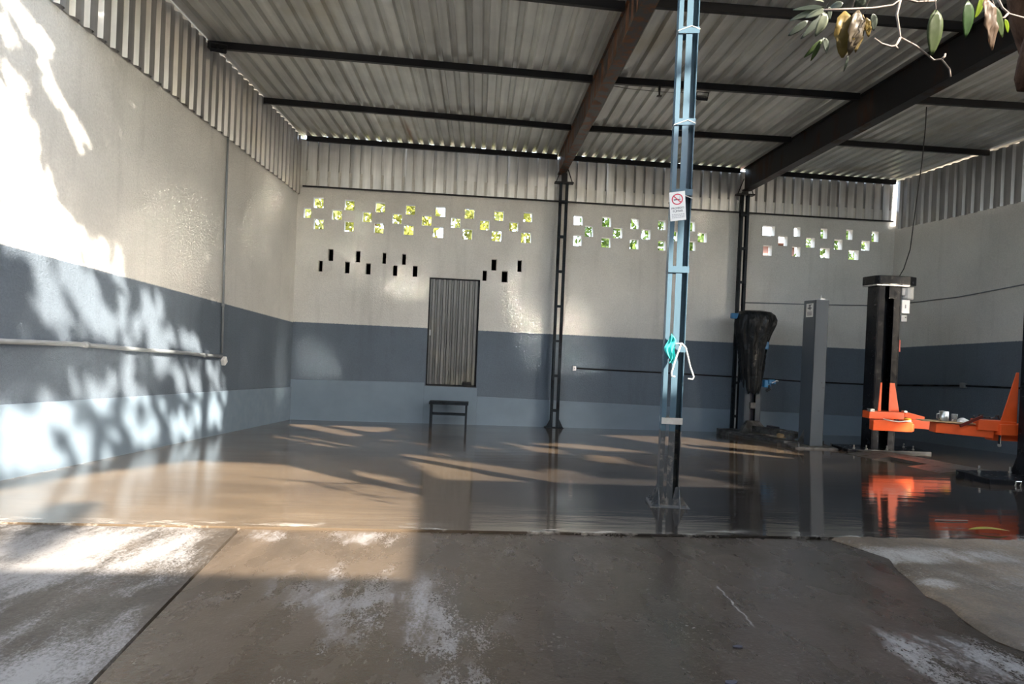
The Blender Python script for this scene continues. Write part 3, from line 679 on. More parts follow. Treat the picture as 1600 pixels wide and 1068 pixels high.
# no-smoking sign, tied to the column
def sign_no_smoking():
    o3 = Vector((1.632, 5.352, 2.215)); rot = Matrix.Rotation(R(-24), 4, 'Z')
    M = Matrix.Translation(o3) @ rot @ Matrix.Rotation(R(90), 4, 'X')      # local x right, y up, z to the viewer
    M = M @ Matrix.Rotation(R(5), 4, 'Z')
    t = thing('no_smoking_sign', o3, 'white no smoking sign tied high on the blue column', 'sign')
    W, H = 0.130, 0.245
    b = MB(); b.box((-W/2, -H/2, -0.002), (W/2, H/2, 0.001), M=M); b.build('board', M_white, t)
    b = MB(); n = 36; ro, ri = 0.047, 0.038; cy_ = 0.058
    vs = []; fs = []
    for k in range(n):
        a = 2*math.pi*k/n
        for r_ in (ri, ro):
            for z in (0.001, 0.0022): vs.append(M @ Vector((r_*math.cos(a), cy_ + r_*math.sin(a), z)))
    for k in range(n):
        p = 4*k; q = 4*((k+1) % n); fs += [(p+1, p+3, q+3, q+1), (p+2, q+2, q+3, p+3), (p, p+1, q+1, q)]
    b.add(vs, fs)
    Ms = M @ Matrix.Translation((0, cy_, 0.0012)) @ Matrix.Rotation(R(-45), 4, 'Z')
    b.box((-0.042, -0.0045, 0), (0.042, 0.0045, 0.0012), M=Ms)
    b.build('prohibition_ring', M_print_red, t)
    b = MB(); Mc = M @ Matrix.Translation((0, cy_, 0.0012))
    b.box((-0.030, -0.007, 0), (0.018, 0.001, 0.0006), M=Mc); b.box((0.020, -0.007, 0), (0.025, 0.001, 0.0006), M=Mc)
    b.tube([Mc @ Vector(p) for p in ((0.022, 0.004, 0.0004), (0.018, 0.011, 0.0004), (0.024, 0.017, 0.0004), (0.019, 0.025, 0.0004))], 0.0014, 5)
    b.build('cigarette_symbol', M_print_dark, t)
    def text(s, size, y, mat, name):
        cu = bpy.data.curves.new('lettering', 'FONT'); cu.body = s; cu.size = size; cu.align_x = 'CENTER'; cu.extrude = 0.0004
        tmp = bpy.data.objects.new('lettering', cu); C.objects.link(tmp)
        bpy.context.view_layer.update()
        me = bpy.data.meshes.new_from_object(tmp.evaluated_get(bpy.context.evaluated_depsgraph_get()))
        bpy.data.objects.remove(tmp)
        Mi = Matrix.Translation(-o3) @ M @ Matrix.Translation((0, y, 0.0016)); me.transform(Mi)
        me.materials.clear(); me.materials.append(mat)
        o = bpy.data.objects.new(name, me); C.objects.link(o); o.parent = t; ORG[o.name] = o3; return o
    text('PROIBIDO', 0.023, -0.024, M_print_dark, 'lettering')
    text('FUMAR', 0.026, -0.051, M_print_dark, 'lettering')
    b = MB(); rr = random.Random(5)
    for y in (-0.073, -0.086, -0.099):
        x = -0.05
        while x < 0.048:
            w_ = rr.uniform(0.006, 0.016); b.box((x, y, 0.001), (min(x + w_, 0.052), y + 0.006, 0.0018), M=M); x += w_ + 0.004
    b.build('small_print', M_print_grey, t)
sign_no_smoking()

# ------------------------------------------------------------------ door
d = sroot('door_1')
u0, u1, z0, z1 = DOOR
b = MB()
for (a, c) in (((u0, z0), (u0 + 0.03, z1)), ((u1 - 0.03, z0), (u1, z1)), ((u0, z1 - 0.03), (u1, z1)), ((u0, z0), (u1, z0 + 0.03))):
    b.poly([bwp(a[0], 0.06, a[1]), bwp(c[0], 0.06, a[1]), bwp(c[0], 0.06, c[1]), bwp(a[0], 0.06, c[1])], BN * 0.04)
b.build('door_frame', M_black, d)
n = 9; wd = (u1 - u0 - 0.06) / n; prof = []
for i in range(n):
    s = u0 + 0.03 + i * wd
    prof += [(s, 0.095), (s + wd * 0.28, 0.095), (s + wd * 0.40, 0.05), (s + wd * 0.88, 0.05)]
prof.append((u1 - 0.03, 0.095))
b = MB(); vs = []
for k in (0, 0.002):
    for (u, nn) in prof: vs.append(bwp(u, nn + k, z0 + 0.03)); vs.append(bwp(u, nn + k, z1 - 0.03))
m_ = len(prof); fs = []
for i in range(m_ - 1):
    a = 2*i; fs.append((a, a+2, a+3, a+1)); a += 2*m_; fs.append((a, a+1, a+3, a+2))
b.add(vs, fs); b.build('door_panel', M_door, d)
b = MB(); b.poly([bwp(2.76, 0.0, -0.075), bwp(3.835, 0.0, -0.075), bwp(3.835, 0.16, -0.075), bwp(2.76, 0.16, -0.075)], (0, 0, 0.013)); b.build('door_sill', M_plate, d)
b = MB(); b.poly([bwp(2.80, 0.05, 1.0), bwp(2.83, 0.05, 1.0), bwp(2.83, 0.05, 1.12), bwp(2.80, 0.05, 1.12)], BN * -0.02); b.build('door_handle', M_steel, d)
t = thing('hose_roll', bwp(3.63, 0.03, -0.06), 'small black coiled hose lying on the door sill', 'hose')
b = MB(); c = bwp(3.63, 0.035, -0.06)
for k, r_ in ((0, 0.085), (1, 0.09), (2, 0.08)):
    b.tube([c + Vector((r_*math.cos(a), 0.035*math.sin(a), 0.02 + 0.032*k)) for a in np.linspace(0, 2*math.pi, 20)], 0.017, 7)
b.build('coil', M_cable, t, smooth=True)
# dark store room behind the door and the slots
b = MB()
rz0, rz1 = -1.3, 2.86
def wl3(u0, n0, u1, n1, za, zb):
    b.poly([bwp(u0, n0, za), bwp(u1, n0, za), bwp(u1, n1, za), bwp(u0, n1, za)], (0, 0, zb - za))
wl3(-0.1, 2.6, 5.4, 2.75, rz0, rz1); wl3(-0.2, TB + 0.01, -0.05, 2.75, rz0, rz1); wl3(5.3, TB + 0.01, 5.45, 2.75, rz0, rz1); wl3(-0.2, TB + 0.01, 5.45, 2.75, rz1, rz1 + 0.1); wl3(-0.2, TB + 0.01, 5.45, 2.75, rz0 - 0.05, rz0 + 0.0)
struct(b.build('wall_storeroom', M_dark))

# ------------------------------------------------------------------ bench
def bench():
    y0, y1 = 13.10, 13.40; x0, x1 = -0.945, -0.185; z0 = fz(13.25); zt = -0.345
    t = thing('bench', (-0.56, 13.25, z0), 'low dark metal bench with a lower shelf below the metal door', 'bench')
    b = MB(); b.box((x0 - 0.02, y0 - 0.02, zt - 0.055), (x1 + 0.02, y1, zt)); b.build('seat', M_darkblue, t, bevel=0.006)
    b = MB(); b.box((x0, y0 + 0.01, zt - 0.27), (x1, y1 - 0.02, zt - 0.245)); b.build('shelf', M_darkblue, t, bevel=0.004)
    for x in (x0, x1 - 0.04):
        for y in (y0, y1 - 0.04):
            b = MB(); b.box((x, y, fz(y + 0.02)), (x + 0.04, y + 0.04, zt - 0.055)); b.build('leg', M_darkblue, t)
bench()

# ------------------------------------------------------------------ conduits, boxes, cables
def conduit(pts, r, label, mat=M_conduit, name='conduit', clips=None, cat='conduit'):
    t = thing(name, pts[0], label, cat)
    b = MB(); b.tube(pts, r, 8); b.build('pipe', mat, t, smooth=True)
    for (c, ax) in clips or []:
        c = Vector(c); ax = Vector(ax).normalized()
        b = MB(); b.tube([c - ax * 0.025, c + ax * 0.025], r * 1.45, 10); b.build('coupling', mat, t, smooth=True)
    return t
X = lambda y, o=0.035: lwx(y) + o
conduit([(X(9.93), 9.93, 3.86), (X(9.95), 9.95, 2.4), (X(10.0), 10.0, 0.62)], 0.017, 'thin grey vertical conduit on the left wall dropping to a small box', clips=[((X(9.97), 9.97, 1.35), (0, 0, 1))])
conduit([(X(5.0), 5.0, 0.86), (X(6.6), 6.6, 0.80), (X(7.55), 7.55, 0.73), (X(8.9), 8.9, 0.645), (X(9.4), 9.4, 0.60), (X(10.0), 10.0, 0.565)], 0.024, 'grey horizontal conduit along the dark blue band of the left wall', clips=[((X(6.75), 6.75, 0.79), (0, 1, -0.07)), ((X(9.4), 9.4, 0.60), (0, 1, -0.06))])
t = thing('junction_box', (X(10.1), 10.1, 0.49), 'small white tilted junction box at the end of the left wall conduits', 'electrical box')
Mj = Matrix.Translation((X(10.1, 0.03), 10.1, 0.49)) @ Matrix.Rotation(R(30), 4, 'X')
b = MB(); b.box((-0.03, -0.055, -0.05), (0.03, 0.055, 0.05), M=Mj); b.build('box_body', M_white, t, bevel=0.008)
b = MB(); b.box((0.03, -0.04, -0.035), (0.036, 0.04, 0.035), M=Mj); b.build('cover', M_white, t, bevel=0.003)
conduit([bwp(6.0, -0.03, 0.415), bwp(8.0, -0.03, 0.385), bwp(10.0, -0.03, 0.345), bwp(11.2, -0.03, 0.30), bwp(13.36, -0.03, 0.28)], 0.014, 'thin dark conduit along the blue band of the back wall', mat=M_black)
t = thing('wall_outlet', bwp(5.95, -0.03, 0.41), 'small white outlet box on the back wall beside the black column', 'electrical box')
b = MB(); b.poly([bwp(5.915, -0.06, 0.365), bwp(5.985, -0.06, 0.365), bwp(5.985, -0.06, 0.465), bwp(5.915, -0.06, 0.465)], BN * 0.06); b.build('box_body', M_white, t, bevel=0.006)
b = MB(); b.poly([bwp(5.935, -0.064, 0.40), bwp(5.965, -0.064, 0.40), bwp(5.965, -0.064, 0.43), bwp(5.935, -0.064, 0.43)], BN * 0.006); b.build('socket', M_print_grey, t)
conduit([bwp(9.78, -0.02, 2.02), bwp(11.5, -0.02, 2.055), bwp(13.34, -0.02, 2.11)], 0.012, 'thin grey cable on the white upper back wall right of the black column', name='wall_cable', cat='cable')
conduit([(rwx(14.25) - 0.02, 14.25, 2.13), (rwx(12.4) - 0.02, 12.4, 2.215), (rwx(11.05) - 0.02, 11.05, 2.355), (rwx(8.5) - 0.02, 8.5, 2.5)], 0.012, 'thin grey cable rising along the white upper right wall', name='wall_cable', cat='cable')
conduit([(rwx(14.2) - 0.025, 14.2, 0.29), (rwx(12.2) - 0.025, 12.2, 0.445), (rwx(10.0) - 0.025, 10.0, 0.55), (rwx(8) - 0.025, 8, 0.62)], 0.018, 'dark conduit along the right wall behind the orange lift', mat=M_darkblue)
t = thing('junction_box', (rwx(12.18) - 0.03, 12.18, 0.45), 'small grey junction box on the dark band of the right wall', 'electrical box')
b = MB(); b.box((rwx(12.18) - 0.07, 12.12, 0.40), (rwx(12.18), 12.24, 0.50)); b.build('box_body', M_conduit, t, bevel=0.008)
b = MB(); b.box((rwx(12.18) - 0.076, 12.14, 0.42), (rwx(12.18) - 0.07, 12.22, 0.48)); b.build('cover', M_conduit, t)
tag(MB().tube([(6.76, 9.60, 4.86)] + CABLE[1:], 0.008, 6).build('hanging_cable', M_cable, smooth=True, origin=CABLE[0]), 'black cable hanging from the roof to the motor of the orange lift', 'cable')

# roof lamps
def floodlight(loc, rotz, tilt, w_, h_, label):
    t = thing('floodlight', loc, label, 'lamp')
    M = Matrix.Translation(loc) @ Matrix.Rotation(rotz, 4, 'Z') @ Matrix.Rotation(tilt, 4, 'X')
    b = MB(); b.box((-w_/2, -h_/2, -0.02), (w_/2, h_/2, 0.03), M=M); b.build('housing', M_liftblk, t, bevel=0.006)
    b = MB(); b.box((-w_/2 + 0.02, -h_/2 + 0.02, -0.024), (w_/2 - 0.02, h_/2 - 0.02, -0.018), M=M); b.build('lens', M_lamp, t)
    b = MB()
    for s in (-1, 1): b.box((s*w_/2 - 0.004 + s*0.006, -0.012, -0.01), (s*w_/2 + 0.004 + s*0.006, 0.012, 0.09), M=M)
    b.box((-w_/2 - 0.01, -0.012, 0.085), (w_/2 + 0.01, 0.012, 0.092), M=M); b.build('bracket', M_black, t)
floodlight((-3.73, 9.02, 4.80), R(20), R(25), 0.20, 0.16, 'small square black floodlight with white lens under the roof at the left wall')
floodlight((3.22, 9.60, 4.78), R(2), R(35), 0.17, 0.11, 'small rectangular floodlight under the roof behind the blue column')
b = MB(); b.box((2.52, 9.45, 4.80), (2.55, 9.49, 4.885)); b.box((2.525, 9.46, 4.72), (2.545, 9.48, 4.80)); b.box((2.50, 9.45, 4.715), (2.57, 9.49, 4.73))
tag(b.build('hook_bracket', M_black, origin=(2.53, 9.47, 4.8)), 'small black hook bracket hanging below a purlin beside the blue column', 'bracket')
b = MB(); b.tube([(1.75, 9.56, 4.88), (2.1, 9.57, 4.845), (2.6, 9.58, 4.83), (3.0, 9.6, 4.85), (3.2, 9.66, 4.84)], 0.004, 5)
tag(b.build('lamp_wire', M_cable, origin=(1.75, 9.56, 4.88)), 'thin black wire sagging under the roof to the small rectangular floodlight', 'wire')

# ------------------------------------------------------------------ lifts
def uprofile(x0, x1, y0, y1, zb, zt, wall=0.02, lip=0.07, open_side=-1):
    b = MB()
    b.box((x0, y0, zb), (x0 + wall, y1, zt)); b.box((x1 - wall, y0, zb), (x1, y1, zt))
    if open_side < 0:
        b.box((x0 + wall, y1 - wall, zb), (x1 - wall, y1, zt))
        b.box((x0 + wall, y0, zb), (x0 + wall + lip, y0 + wall, zt)); b.box((x1 - wall - lip, y0, zb), (x1 - wall, y0 + wall, zt))
    else:
        b.box((x0 + wall, y0, zb), (x1 - wall, y0 + wall, zt))
        b.box((x0 + wall, y1 - wall, zb), (x0 + wall + lip, y1, zt)); b.box((x1 - wall - lip, y1 - wall, zb), (x1 - wall, y1, zt))
    return b
def bolt(t, x, y, z, mat=M_steel, r=0.02):
    b = MB(); b.lathe([(r, 0), (r, 0.015), (r*0.55, 0.016), (r*0.55, 0.07)], (x, y, z), 8); b.build('anchor_bolt', mat, t)
def orange_lift():
    xa0, xa1, ya0, ya1 = 6.86, 7.28, 10.75, 11.05
    zA = fz(10.9)
    t = thing('car_lift', (6.9, 9.3, fz(9.3)), 'two post car lift with black posts and orange arms on the right', 'car lift')
    P = uprofile(xa0, xa1, ya0, ya1, zA + 0.05, 2.20, lip=0.11).build('post', M_liftblk, t, bevel=0.004)
    b = MB(); b.box((7.035, 10.86, zA + 0.05), (7.105, 10.93, 2.18)); b.build('rail', M_liftblk, P, bevel=0.003)
    # cap housing
    b = MB(); b.poly([(6.80, 10.62, 2.21), (7.34, 10.62, 2.21), (7.52, 10.72, 2.21), (7.52, 11.0, 2.21), (7.40, 11.12, 2.21), (6.80, 11.12, 2.21), (6.76, 11.05, 2.21), (6.76, 10.70, 2.21)], (0, 0, 0.15)); b.build('top_housing', M_liftblk, t, bevel=0.012)
    b = MB(); b.box((6.78, 10.66, 2.19), (7.36, 11.08, 2.21)); b.build('top_plate', M_steel, t)
    b = MB(); b.box((7.05, 10.735, 1.98), (7.16, 10.75, 2.19)); b.build('bearing_bracket', M_liftblk, t, bevel=0.004)
    # motor, switch boxes
    b = MB(); b.lathe([(0.04, -0.005), (0.115, 0), (0.125, 0.02), (0.125, 0.21), (0.05, 0.215)], (7.42, 10.85, 1.975), 20); mo = b.build('motor', M_motor, t, smooth=False)
    b = MB(); b.box((7.28, 10.74, 2.04), (7.34, 10.80, 2.17)); b.build('motor_box', M_conduit, mo, bevel=0.005)
    b = MB(); b.box((7.285, 10.735, 1.73), (7.43, 10.85, 1.965)); sb = b.build('switch_box', M_white, t, bevel=0.006)
    b = MB(); b.box((7.345, 10.725, 1.82), (7.36, 10.736, 1.88)); b.build('switch', M_print_grey, sb)
    b = MB(); b.box((7.285, 10.735, 1.585), (7.39, 10.83, 1.70)); b.build('limit_switch', M_motor, t, bevel=0.006)
    b = MB(); b.tube([(7.33, 10.78, 1.60), (7.33, 10.78, 1.66), (7.37, 10.73, 1.66)], 0.012, 6); b.build('switch_lever', M_print_dark, t)
    b = MB(); b.box((7.285, 10.755, 1.06), (7.31, 10.80, 1.27)); b.build('release_handle', M_red, t, bevel=0.004)
    # base plates and bolts
    b = MB(); b.box((6.36, 10.60, zA - 0.02), (7.85, 11.15, zA + 0.06)); b.build('base_plate', M_liftblk, t, bevel=0.008)
    for (x, y) in ((6.50, 10.66), (6.72, 10.66), (7.10, 10.68), (7.62, 10.75), (7.62, 11.0)): bolt(t, x, y, zA + 0.06)
    # carriage A
    za = 0.0
    b = MB(); b.box((6.66, 10.52, -0.09), (7.28, 10.72, 0.03)); b.box((6.98, 10.62, -0.12), (7.16, 10.84, 0.03)); ca = b.build('carriage', M_orange, t, bevel=0.006)
    b = MB(); b.poly([(7.09, 10.66, 0.03), (7.275, 10.66, 0.03), (7.175, 10.66, 0.52), (7.09, 10.66, 0.52)], (0, 0.012, 0)); b.build('carriage_fin', M_orange, ca)
    b = MB(); b.poly([(6.90, 10.66, 0.03), (6.95, 10.66, 0.03), (6.95, 10.66, 0.52), (6.925, 10.66, 0.52)], (0, 0.012, 0)); b.build('carriage_fin', M_orange, ca)
    b = MB(); b.box((6.66, 10.50, 0.03), (6.74, 10.60, 0.075)); b.build('pivot_pin', M_steel, ca, bevel=0.004)
    b = MB(); b.box((7.27, 10.52, 0.03), (7.33, 10.60, 0.06)); b.build('pivot_pin', M_steel, ca, bevel=0.004)
    # front arm, telescoped, end towards the viewer
    b = MB(); b.bar((6.66, 10.46, -0.185), (7.28, 10.36, -0.185), 0.15, 0.17); a1 = b.build('arm', M_orange, t, bevel=0.008)
    b = MB(); b.tube([(6.80, 10.36, -0.07), (6.90, 10.31, -0.09), (7.02, 10.29, -0.10), (7.15, 10.285, -0.085), (7.24, 10.30, -0.085)], 0.010, 6); b.build('arm_cable', M_wire, a1)
    b = MB(); b.bar((7.13, 10.38, -0.195), (7.31, 10.35, -0.195), 0.11, 0.12); b.build('arm_end', M_orange, a1, bevel=0.004)
    b = MB(); b.lathe([(0.055, 0), (0.055, 0.05), (0.04, 0.055)], (7.22, 10.36, -0.10), 14); b.build('lift_pad', M_yellow, a1)
    # rear arm running right
    b = MB(); b.bar((7.27, 10.60, -0.15), (7.85, 10.55, -0.17), 0.13, 0.15); a2 = b.build('arm', M_orange, t, bevel=0.008)
    b = MB(); b.bar((7.80, 10.55, -0.175), (8.08, 10.53, -0.185), 0.10, 0.10); b.build('arm_extension', M_orange, a2, bevel=0.006)
    b = MB(); b.lathe([(0.075, 0), (0.08, 0.03), (0.06, 0.045)], (8.0, 10.54, -0.135), 16); b.build('lift_pad', M_yellow, a2)
    b = MB(); b.bar((7.30, 10.56, 0.0), (7.62, 10.53, -0.07), 0.05, 0.09); b.build('arm_gusset', M_orange, a2, bevel=0.004)
    # post B
    zB = fz(7.6)
    xb0, xb1, yb0, yb1 = 6.81, 7.23, 7.38, 7.70
    uprofile(xb0, xb1, yb0, yb1, zB + 0.06, 2.53, lip=0.11, open_side=1).build('post', M_liftblk, t, bevel=0.004)
    b = MB(); b.box((6.10, 7.25, zB - 0.02), (7.85, 7.80, zB + 0.085)); bpl = b.build('base_plate', M_liftblk, t, bevel=0.008)
    b = MB(); b.tube([(6.40, 7.235, zB + 0.02), (6.40, 7.225, zB + 0.07), (6.46, 7.225, zB + 0.07), (6.46, 7.235, zB + 0.02)], 0.010, 6); b.build('lifting_loop', M_steel, bpl)
    for (x, y) in ((6.36, 7.74), (6.75, 7.72), (6.95, 7.30), (7.6, 7.5)): bolt(t, x, y, zB + 0.085)
    for (x, y0, y1) in ((6.815, 7.3, 7.39), (6.815, 7.69, 7.78)):
        b = MB(); b.poly([(x, y0, zB + 0.085), (x, y1, zB + 0.085), (x, y1 if y0 < 7.5 else y0, zB + 0.33)], (0.012, 0, 0)); b.build('gusset', M_liftblk, t)
    b = MB(); b.box((6.62, 7.74, 0.06), (7.26, 7.92, 0.20)); b.box((6.92, 7.6, 0.0), (7.26, 7.80, 0.45)); cb = b.build('carriage', M_orange, t, bevel=0.006)
    b = MB(); b.poly([(6.64, 7.78, 0.20), (6.86, 7.78, 0.20), (6.86, 7.78, 0.86), (6.83, 7.78, 0.86)], (0, 0.012, 0)); b.build('carriage_fin', M_orange, cb)
    b = MB(); b.bar((6.38, 7.88, 0.175), (6.85, 7.84, 0.165), 0.16, 0.13); b.build('arm_head', M_orange, cb, bevel=0.006)
    b = MB(); b.bar((6.62, 7.93, 0.04), (7.0, 7.90, 0.04), 0.14, 0.13); b.build('arm', M_orange, t, bevel=0.006)
    b = MB(); b.bar((5.88, 7.95, 0.115), (6.60, 7.88, 0.075), 0.14, 0.13); a3 = b.build('arm', M_orange, t, bevel=0.006)
    b = MB(); b.bar((5.93, 7.95, 0.045), (6.02, 7.94, 0.04), 0.05, 0.02); b.build('arm_stop', M_liftblk, a3)
    b = MB(); b.tube([(6.66, 7.80, 0.12), (6.66, 7.80, -0.06)], 0.014, 8); b.build('lock_pin', M_liftblk, a3)
    b = MB(); b.lathe([(0.008, 0), (0.02, 0.01), (0.02, 0.035), (0.01, 0.04)], (6.66, 7.80, -0.095), 10); b.build('pin_knob', M_steel, a3)
    b = MB(); b.bar((6.13, 7.80, 0.155), (6.42, 7.80, 0.285), 0.02, 0.035); b.build('safety_lever', simple('dark_red_enamel', (0.10, 0.012, 0.008), 0.4), a3)
    b = MB(); rr = random.Random(7)
    b.tube([(6.33 + 0.02 * k + rr.uniform(-0.02, 0.02), 7.84 + rr.uniform(-0.03, 0.03), 0.255 + rr.uniform(0, 0.05)) for k in range(22)], 0.010, 6)
    b.build('chain', M_cable, cb)
    # drive-over plates between the posts
    ap = [(6.22, 10.15), (7.02, 10.15), (7.02, 7.82), (6.22, 7.82)]
    b = MB()
    b.poly([(6.42, 10.45, fz(10.45)), (6.42, 7.85, fz(7.85)), (6.92, 7.85, fz(7.85)), (6.92, 10.45, fz(10.45))], (0, 0, 0.045)); dp = b.build('cover_plate', M_plate, t, bevel=0.004)
    for ya, yb in ((10.25, 9.55), (8.75, 8.1)):
        for sgn in (-1, 1):
            xe = 6.42 if sgn < 0 else 6.92; xo = xe + sgn * 0.3
            b = MB(); b.add([(xe, ya, fz(ya)), (xe, yb, fz(yb)), (xo, yb, fz(yb)), (xo, ya, fz(ya)), (xe, ya, fz(ya) + 0.044), (xe, yb, fz(yb) + 0.044), (xo, yb, fz(yb) + 0.005), (xo, ya, fz(ya) + 0.005)], [(3,2,1,0), (4,5,6,7), (0,1,5,4), (1,2,6,5), (2,3,7,6), (3,0,4,7)]); b.build('ramp', M_plate, dp)
orange_lift()
# things resting on the arm
b = MB(); b.bar((5.70, 7.95, 0.198), (6.36, 7.90, 0.181), 0.16, 0.013)
tag(b.build('wooden_board', M_wood, bevel=0.002, origin=(6.0, 7.92, 0.18)), 'thin plywood board resting on the near orange lift arm', 'board')
t = thing('mug', (5.985, 7.90, 0.200), 'steel mug with handle standing on the board on the lift arm', 'mug')
b = MB(); b.lathe([(0.0, 0.0), (0.052, 0.0), (0.054, 0.004), (0.054, 0.125), (0.050, 0.125), (0.050, 0.01), (0.0, 0.008)], (5.985, 7.90, 0.200), 20); b.build('body', M_steel, t, smooth=True)
b = MB(); b.tube([(5.935, 7.90, 0.295), (5.895, 7.90, 0.29), (5.893, 7.90, 0.235), (5.935, 7.90, 0.225)], 0.007, 7); b.build('handle', M_steel, t, smooth=True)
b = MB(); b.lathe([(0.0, 0), (0.030, 0.0), (0.037, 0.10), (0.034, 0.10), (0.028, 0.006), (0.0, 0.005)], (6.125, 7.90, 0.195), 16)
gl = NT('drinking_glass'); gl.set(color=(0.9, 0.9, 0.9, 1), rough=0.05, trans=0.85, ior=1.45)
tag(b.build('drinking_glass', gl.m, smooth=True, origin=(6.125, 7.90, 0.195)), 'small drinking glass beside the steel mug on the lift arm', 'glass')
b = MB(); vs = []; fs = []
for j in range(9):
    for i in range(17):
        u = i / 16; v = j / 8; bump_ = math.sin(math.pi * u) ** 0.7 * math.sin(math.pi * v) ** 0.7
        vs.append((6.18 + u * 0.17, 7.86 + v * 0.12, 0.1965 - u * 0.004 + 0.06 * bump_ * (1 - 0.4 * u) + 0.006 * math.sin(u * 19 + v * 11)))
for j in range(8):
    for i in range(16):
        a = j * 17 + i; fs.append((a, a + 1, a + 18, a + 17))
nb_ = len(vs); vs += [(p[0], p[1], 0.195 - 0.004 * (p[0] - 6.18) / 0.17) for p in vs]; fs += [tuple(i + nb_ for i in f[::-1]) for f in fs]
b.add(vs, fs); tag(b.build('folded_cloth', M_cloth, smooth=True, origin=(6.3, 7.92, 0.187)), 'crumpled white cloth lying on the board beside the small glass', 'cloth')

def grey_lift():
    zG = fz(11.2)
    t = thing('car_lift', (5.9, 12.2, fz(12.2)), 'grey two post car lift by the back wall, rear post under black plastic', 'car lift')
    x0, x1, y0, y1 = 5.90, 6.14, 11.0, 11.42
    p = MB(); p.box((x0, y0, zG + 0.05), (x1, y0 + 0.02, 1.92)); p.box((x0, y0, zG + 0.05), (x0 + 0.02, y1, 1.92)); p.box((x1 - 0.02, y0, zG + 0.05), (x1, y1, 1.92)); p.box((x0 + 0.02, y0 + 0.02, 1.90), (x1 - 0.02, y1, 1.92))
    p.box((x0 + 0.02, y1 - 0.02, zG + 0.05), (x0 + 0.07, y1, 1.92)); p.box((x1 - 0.07, y1 - 0.02, zG + 0.05), (x1 - 0.02, y1, 1.92))
    po = p.build('post', M_liftgray, t, bevel=0.012)
    b = MB(); b.box((6.0, 11.05, 1.92), (6.09, 11.16, 1.955)); b.build('top_bracket', M_white, po); b = MB(); b.tube([(6.045, 11.1, 1.95), (6.045, 11.1, 2.01)], 0.008, 6); b.build('top_bolt', M_steel, po)
    # label on the left face
    b = MB(); b.box((x0 - 0.003, 11.08, 1.62), (x0, 11.32, 1.86)); lb = b.build('warning_label', M_white, po)
    b = MB(); b.box((x0 - 0.005, 11.17, 1.74), (x0 - 0.003, 11.19, 1.83)); b.box((x0 - 0.005, 11.13, 1.83), (x0 - 0.003, 11.23, 1.84)); b.box((x0 - 0.005, 11.21, 1.75), (x0 - 0.003, 11.23, 1.83)); b.box((x0 - 0.005, 11.13, 1.77), (x0 - 0.003, 11.27, 1.785))
    for z in (1.70, 1.675, 1.65): b.box((x0 - 0.005, 11.12, z), (x0 - 0.003, 11.28, z + 0.010))
    b.build('label_print', M_print_dark, lb)
    for (x, y, z) in ((6.06, 10.995, 0.45), (6.09, 10.995, 0.36), (6.03, 10.995, -0.05)):
        b = MB(); b.box((x, y, z), (x + 0.02, y + 0.012, z + 0.02)); b.build('cover_screw', M_print_dark, po)
    b = MB(); b.box((5.55, 10.82, zG - 0.02), (6.33, 11.62, zG + 0.05)); b.build('base_plate', M_grimy, t, bevel=0.008)
    for s, xx in ((-1, x0), (1, x1)):
        b = MB(); b.poly([(xx, 11.2, zG + 0.05), (xx + s * 0.13, 11.2, zG + 0.05), (xx, 11.2, zG + 0.32)], (0, 0.015, 0)); b.build('gusset', M_grimy, po)
    for (x, y) in ((6.26, 10.95), (6.26, 11.2), (5.65, 10.9)): bolt(t, x, y, zG + 0.05, M_grimy)
    # rear post, open channel facing the viewer, wide foot
    zC = fz(13.3)
    pr_ = uprofile(5.63, 5.99, 13.20, 13.50, zC + 0.10, 1.70, lip=0.10).build('post', M_liftgray, t, bevel=0.006)
    b = MB(); b.box((5.76, 13.28, zC + 0.12), (5.86, 13.36, 1.6)); b.build('screw_guard', M_print_dark, pr_)
    b = MB(); b.box((5.755, 13.17, -0.26), (5.865, 13.28, -0.13)); b.build('carriage', M_grimy, t, bevel=0.006)
    b = MB(); b.add([(5.50, 13.0, zC + 0.10), (6.12, 13.0, zC + 0.10), (6.12, 13.19, zC + 0.10), (5.50, 13.19, zC + 0.10), (5.68, 13.12, zC + 0.34), (5.94, 13.12, zC + 0.34), (5.94, 13.19, zC + 0.34), (5.68, 13.19, zC + 0.34)], [(3,2,1,0),(4,5,6,7),(0,1,5,4),(1,2,6,5),(2,3,7,6),(3,0,4,7)]); b.build('foot_cover', M_grimy, t, bevel=0.01)
    b = MB(); b.box((5.22, 12.95, zC - 0.02), (6.30, 13.62, zC + 0.10)); b.build('base_plate', M_grimy, t, bevel=0.01)
    # tie beam and folded arms on the floor
    b = MB(); b.poly([(5.30, 12.95, fz(12.95)), (5.56, 11.25, fz(11.25)), (5.86, 11.25, fz(11.25)), (5.62, 12.95, fz(12.95))], (0, 0, 0.09)); b.build('tie_beam', M_grimy, t, bevel=0.006)
    b = MB(); b.poly([(5.24, 12.95, fz(12.95)), (5.46, 11.3, fz(11.3)), (5.54, 11.3, fz(11.3)), (5.31, 12.95, fz(12.95))], (0, 0, 0.05)); b.build('edge_strip', M_plate, t)
    for (p0, p1, w_, h_) in (((5.75, 12.9, fz(12.9) + 0.18), (5.85, 11.9, fz(11.9) + 0.18), 0.13, 0.12), ((5.83, 11.95, fz(11.9) + 0.17), (5.92, 11.5, fz(11.5) + 0.17), 0.10, 0.10), ((6.0, 12.9, fz(12.9) + 0.17), (6.05, 11.8, fz(11.8) + 0.17), 0.12, 0.11)):
        b = MB(); b.bar(p0, p1, w_, h_); b.build('arm', M_grimy, t, bevel=0.006)
    b = MB(); b.lathe([(0.08, 0), (0.085, 0.06), (0.06, 0.075)], (5.80, 11.85, fz(11.85) + 0.10), 14); b.build('lift_pad', M_wood, t)
